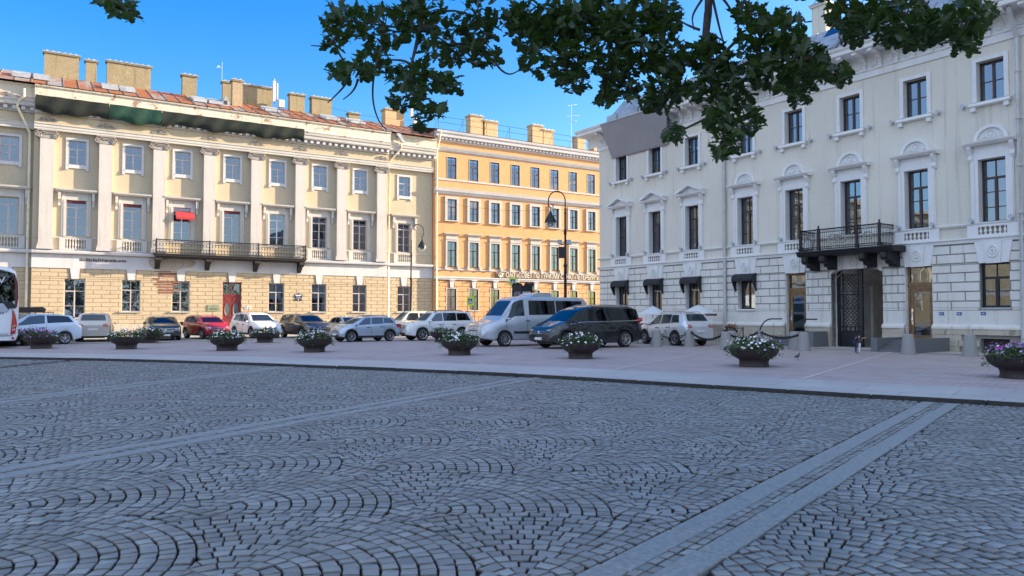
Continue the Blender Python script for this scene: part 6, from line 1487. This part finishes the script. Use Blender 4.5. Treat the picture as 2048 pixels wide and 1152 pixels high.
for h, r in zip(hubs,(.085,.085,.055,.06,.055)): limb(h, r, .008)
main = [p for h in hubs for p in h[2:]]
prev = []
for c,ru,rv,ds,nn in sp_c:
    near = min(main+prev, key=lambda p: (p-c).length + (0 if p.z > c.z-.1 else .6)); prev.append(c)
    m1 = near.lerp(c,.5)+Vector((lr.uniform(-.1,.1),lr.uniform(-.1,.1),lr.uniform(-.02,.12)))
    limb([near,m1,c],.014,.005)
    for k in range(6):
        e = c+Vector((lr.uniform(-1,1)*ru,lr.uniform(-1,1)*30,lr.uniform(-1,1)*rv))*(ds/FPX)*1.0; limb([c,c.lerp(e,.5)+Vector((0,0,.02)),e],.0055,.002)
for P4 in ([(762,95),(748,150),(746,200),(757,240),(775,262)],[(700,150),(690,170),(672,190),(655,206)],[(716,158),(710,175),(700,188),(686,199)],[(990,125),(1005,142),(1022,148),(1044,137)],[(672,72),(660,88),(645,92),(622,91)],[(1410,-10),(1386,30),(1388,60)],[(1425,-5),(1440,60),(1448,85)],[(1400,60),(1375,50),(1355,38)],[(1470,-8),(1490,40),(1500,60)],[(1440,-10),(1462,20),(1480,60)]):
    limb([view_pt(u,v,6.2 if u < 1100 else 5.4) for u,v in P4],.011,.004)
br.build('branches',bark,TREE,smooth=True)

# ================================================================== PEOPLE
def person(name, label, loc, rz, s, joints, radii, edges, root, mats, zones, hair=None, group=None, headr=.105):
    """one continuous skinned body; zones(i_bone) -> material index"""
    me = bpy.data.meshes.new('body'); me.from_pydata(joints,edges,[]); o = bpy.data.objects.new(name,me); COL.objects.link(o)
    md = o.modifiers.new('skin','SKIN'); md.use_smooth_shade = True; sl = me.skin_vertices[0].data
    for i,r_ in enumerate(radii): sl[i].radius = (r_,r_) if not isinstance(r_,tuple) else r_; sl[i].use_root = (i == root)
    sd = o.modifiers.new('sub','SUBSURF'); sd.levels = 1; sd.render_levels = 1
    dg = bpy.context.evaluated_depsgraph_get(); nm = bpy.data.meshes.new_from_object(o.evaluated_get(dg)); COL.objects.unlink(o); bpy.data.objects.remove(o)
    nm.materials.clear()
    for m in mats: nm.materials.append(m)
    J = [Vector(j) for j in joints]
    for p in nm.polygons:
        c = p.center; bst = min(range(len(edges)), key=lambda k: segd(c,J[edges[k][0]],J[edges[k][1]])); p.material_index = zones(edges[bst],c); p.use_smooth = True
    t = link(name,nm,None,loc,rz); t.scale = (s,s,s); tag(t,label,'person',group)
    if hair: 
        hb = MB(); hb.lathe([(.0,.125),(.06,.115),(.098,.07),(.11,.0),(.1,-.05)],12,(joints[5][0]-.012,joints[5][1],joints[5][2]+.01),cap=False); smooth_angle(hb.build('hair',hair,t),80)
    return t
def segd(p,a,b_):
    d = b_-a; u = max(0,min(1,(p-a).dot(d)/max(1e-9,d.length_squared))); return (p-(a+d*u)).length
def figure(lean=0., armL=None, armR=None, step=.12):
    # faces +x; joints of a 1.75 m adult
    J = [(0,0,.95),(.0,0,1.12),(lean*.4,0,1.32),(lean*.6,0,1.46),(lean*.7,0,1.54),(lean*.8+.01,0,1.64),(lean*.8+.015,0,1.73)]
    rr = [.135,.125,.15,.1,.055,.1,.075]; E = [(0,1),(1,2),(2,3),(3,4),(4,5),(5,6)]
    J.append((lean*.8+.115,0,1.635)); rr.append(.018); E.append((5,7))      # nose
    for s in (-1,1): J.append((lean*.8,s*.1,1.63)); rr.append(.016); E.append((5,len(J)-1))
    for s,arm in ((1,armL),(-1,armR)):
        a = arm or [(lean*.5,s*.19,1.42),(lean*.5-.03,s*.25,1.14),(lean*.5+.06,s*.26,.9),(lean*.5+.09,s*.255,.82)]
        b0 = len(J); J += a; rr += [.07,.05,.034,.03]; E += [(3,b0),(b0,b0+1),(b0+1,b0+2),(b0+2,b0+3)]
        d = (Vector(a[3])-Vector(a[2])).normalized(); w = Vector((1,0,0)) if abs(d.x) < .8 else Vector((0,0,1))
        for k,(o_,l_) in enumerate(((-.03,.07),(-.01,.085),(.01,.08),(.03,.065))):
            p = Vector(a[3])+w*o_+d*.03; q = p+d*l_*.6+Vector((0,-s*.01,0)); e = q+d*l_*.4+Vector((0,-s*.02,0)); i = len(J); J += [tuple(p),tuple(q),tuple(e)]; rr += [.009,.0085,.007]; E += [(b0+3,i),(i,i+1),(i+1,i+2)]
        p = Vector(a[2])+d*.03+w*.035; i = len(J); J += [tuple(p),tuple(p+w*.03+d*.03)]; rr += [.01,.008]; E += [(b0+2,i),(i,i+1)]
    for s in (-1,1):
        b0 = len(J); J += [(0,s*.1,.88),(.02+s*step*.4,s*.105,.5),(s*step,s*.105,.09),(s*step+.14,s*.115,.035)]; rr += [.095,.062,.045,.035]; E += [(0,b0),(b0,b0+1),(b0+1,b0+2),(b0+2,b0+3)]
    return J, rr, E
def zones(n_arm0=10):
    def f(e,c):
        a = max(e)
        if a <= 3: return 1 if c.z > .98 else 2
        if a <= 9: return 0 if c.z > 1.5 else 1
        if a < 10+34: # arms
            k = (a-10) % 18
            return 1 if k <= 1 else 0
        return 3 if c.z < .1 else 2
    return f
def person_of(name,label,loc,rz,s,shirt,trousers,hair,group=None,**kw):
    J,rr,E = figure(**kw); n = len(J)
    zf = lambda e,c: (0 if max(e) in range(5,10) or (max(e) == 4 and c.z > 1.5) else 1 if max(e) <= 4 and c.z > .97 else 2 if max(e) <= 4 else None)
    na = 4+12+2
    def zz(e,c):
        r_ = zf(e,c)
        if r_ is not None: return r_
        a = max(e)
        if a < 10+2*na:
            k = (a-10) % na; return 1 if k <= 1 else 0
        return 3 if c.z < .11 else 2
    return person(name,label,loc,rz,s,J,rr,E,0,[M['skin'],shirt,trousers,M['black_plastic']],zz,hair,group)
blue_s = mat('light_blue_shirt',(.2,.36,.68),.8,var=.08); navy_c = mat('navy_cloth',(.015,.025,.07),.8,var=.2); dark_c = mat('dark_cloth',(.03,.03,.035),.8,var=.2); white_c = mat('white_cloth',(.7,.7,.72),.8,var=.05)
brown_h = mat('dark_hair',(.02,.014,.01),.6,var=.2); grey_h = mat('grey_hair',(.25,.22,.2),.7,var=.2); khaki = mat('khaki_cloth',(.25,.2,.14),.85,var=.1)
person_of('person','bald man in a pale blue shirt walking behind the pale blue car',(-12.7,57.2,.0),R(150),.95,blue_s,khaki,None)
person_of('person','person with reddish hair mostly hidden behind the pale blue car roof',(-11.4,57.6,.0),R(170),.93,white_c,dark_c,mat('auburn_hair',(.2,.07,.03),.7,var=.2))
person_of('person','grey-haired man in a light blue shirt under the left parasol',(8.75,45.3,.0),R(-60),.93,blue_s,khaki,grey_h)
person_of('person','dark-haired person beside the blue-shirted man under the parasol',(9.2,45.2,.0),R(200),.89,mat('brown_top',(.2,.1,.08),.8,var=.1),dark_c,brown_h)
p1 = person_of('person','tiny figure in dark blue with a pack, facing its companion before the gateway',(14.82,32.4,.0),R(0),.44,navy_c,navy_c,brown_h,None,lean=.06,armL=[(.03,.19,1.42),(.2,.2,1.22),(.4,.1,1.3),(.48,.07,1.33)],armR=[(.03,-.19,1.42),(.2,-.2,1.22),(.4,-.1,1.25),(.48,-.07,1.27)],step=.03)
p2 = person_of('person','tiny figure in white trousers stretching an arm to the right before the gateway',(14.97,32.38,.0),R(180),.43,dark_c,white_c,grey_h,None,lean=.04,armL=[(.02,.19,1.42),(-.12,.26,1.5),(-.4,.28,1.58),(-.5,.28,1.6)],step=.04)
b = MB(); b.lathe([(0,.9),(.12,.92),(.15,1.05),(.14,1.3),(.08,1.42),(0,1.44)],10,sx=.8); tag(smooth_angle(b.build('backpack',navy_c,None,(14.745,32.4,0))),'small dark blue pack on the back of the tiny figure before the gateway','backpack'); bpy.data.objects['backpack'].scale = (.44,.44,.44)
# driver behind the wheel of the silver van
dv = person_of('person','driver in a pale shirt at the wheel of the silver van',tuple(va[0].matrix_basis @ Vector((.95,-.0,.34))) if False else (0,0,0),0,1.0,white_c,dark_c,brown_h)
hx,hy = math.cos(HEAD_F), math.sin(HEAD_F); lx,ly = -hy, hx
dv.location = (.85+hx*1.35+lx*.5, 41.1+hy*1.35+ly*.5, .5); dv.rotation_euler = (0,0,HEAD_F); dv.scale = (.92,.92,.92)

# park behind the viewer, seen only as the dark mass mirrored in the windows
b = MB(); r = random.Random(21)
for i in range(9000):
    x = r.uniform(-75,80); h = 9+3*math.sin(x*.21)+2*math.sin(x*.53+1); y = -34-10*r.random(); z = 1.5+h*r.random()**.7
    c = Vector((x,y,z)); d = Vector((r.gauss(0,1),r.gauss(0,1),r.gauss(0,1))).normalized(); leaf_quad(b, c, d, Vector((0,.3,1)), r.uniform(.7,1.4), r.uniform(.5,1.))
for x in range(-72,80,8): b.tube([(x,-40,-.2),(x+.3,-40,5),(x,-39.5,9)],[.35,.25,.1],6)
tag(b.build('park_woods', mat('park_leaf',(.035,.06,.018),.7,var=.3,vs=2)), 'dark park trees behind the viewer, mirrored in the palace windows', 'woods', None, 'stuff')
# ================================================================== LIGHT, SKY, CAMERA
SUN_AZ, SUN_EL = R(18.), R(16)          # direction to the sun, measured from +x
sd = Vector((math.cos(SUN_AZ)*math.cos(SUN_EL), math.sin(SUN_AZ)*math.cos(SUN_EL), math.sin(SUN_EL)))
su = bpy.data.lights.new('sun','SUN'); su.energy = 4.6; su.angle = R(.53); su.color = (1.,.8,.56)
so = bpy.data.objects.new('sun',su); COL.objects.link(so); so.rotation_euler = sd.to_track_quat('Z','Y').to_euler()
w = bpy.data.worlds.new('World'); scene.world = w; w.use_nodes = True; nt = w.node_tree; nt.nodes.clear()
out = N(nt,'ShaderNodeOutputWorld'); bg = N(nt,'ShaderNodeBackground'); sky = N(nt,'ShaderNodeTexSky'); sky.sky_type = 'NISHITA'; sky.sun_disc = False
sky.sun_elevation = SUN_EL; sky.sun_rotation = PI/2-SUN_AZ; sky.air_density = 1.0; sky.dust_density = 1.1; sky.ozone_density = 2.2; sky.altitude = 50
hs = N(nt,'ShaderNodeHueSaturation'); hs.inputs['Saturation'].default_value = 1.5; hs.inputs['Hue'].default_value = .512; hs.inputs['Value'].default_value = .86
nt.links.new(sky.outputs[0],hs.inputs['Color']); # bright cloud added out of view behind the viewer, to lift the shade
tcw = N(nt,'ShaderNodeTexCoord'); dt = N(nt,'ShaderNodeVectorMath',operation='DOT_PRODUCT'); nt.links.new(tcw.outputs['Generated'],dt.inputs[0]); dt.inputs[1].default_value = (-.25,-.85,.46)
sm = N(nt,'ShaderNodeMapRange',interpolation_type='SMOOTHSTEP'); nt.links.new(dt.outputs['Value'],sm.inputs[0]); sm.inputs[1].default_value = -.05; sm.inputs[2].default_value = .75
cn = noise(nt,2.2,tcw.outputs['Generated'],6,.6); cm = N(nt,'ShaderNodeMath',operation='MULTIPLY'); nt.links.new(sm.outputs[0],cm.inputs[0]); nt.links.new(ramp(nt,cn,.25,.6),cm.inputs[1])
skc = mixc(nt, cm.outputs[0], hs.outputs[0], (2.9,3.4,4.2)); nt.links.new(skc,bg.inputs[0]); bg.inputs[1].default_value = .105; nt.links.new(bg.outputs[0],out.inputs[0])
cam = bpy.data.cameras.new('camera'); co = bpy.data.objects.new('camera',cam); COL.objects.link(co); co.location = (0,0,1.7); co.rotation_euler = (PI/2+R(1.985),0,0)
cam.sensor_width = 36.; cam.lens = 36.*1500/2048; cam.clip_start = .05; cam.clip_end = 3000; scene.camera = co
scene.render.engine = 'CYCLES'; scene.cycles.use_denoising = True
try: scene.cycles.denoiser = 'OPENIMAGEDENOISE'
except Exception: pass
scene.cycles.max_bounces = 8; scene.cycles.transparent_max_bounces = 12; scene.cycles.caustics_reflective = False; scene.cycles.caustics_refractive = False; scene.cycles.sample_clamp_indirect = 6.
scene.view_settings.view_transform = 'Standard'; scene.view_settings.look = 'None'; scene.view_settings.exposure = 2.0; scene.view_settings.gamma = 1.0
bpy.context.view_layer.update()
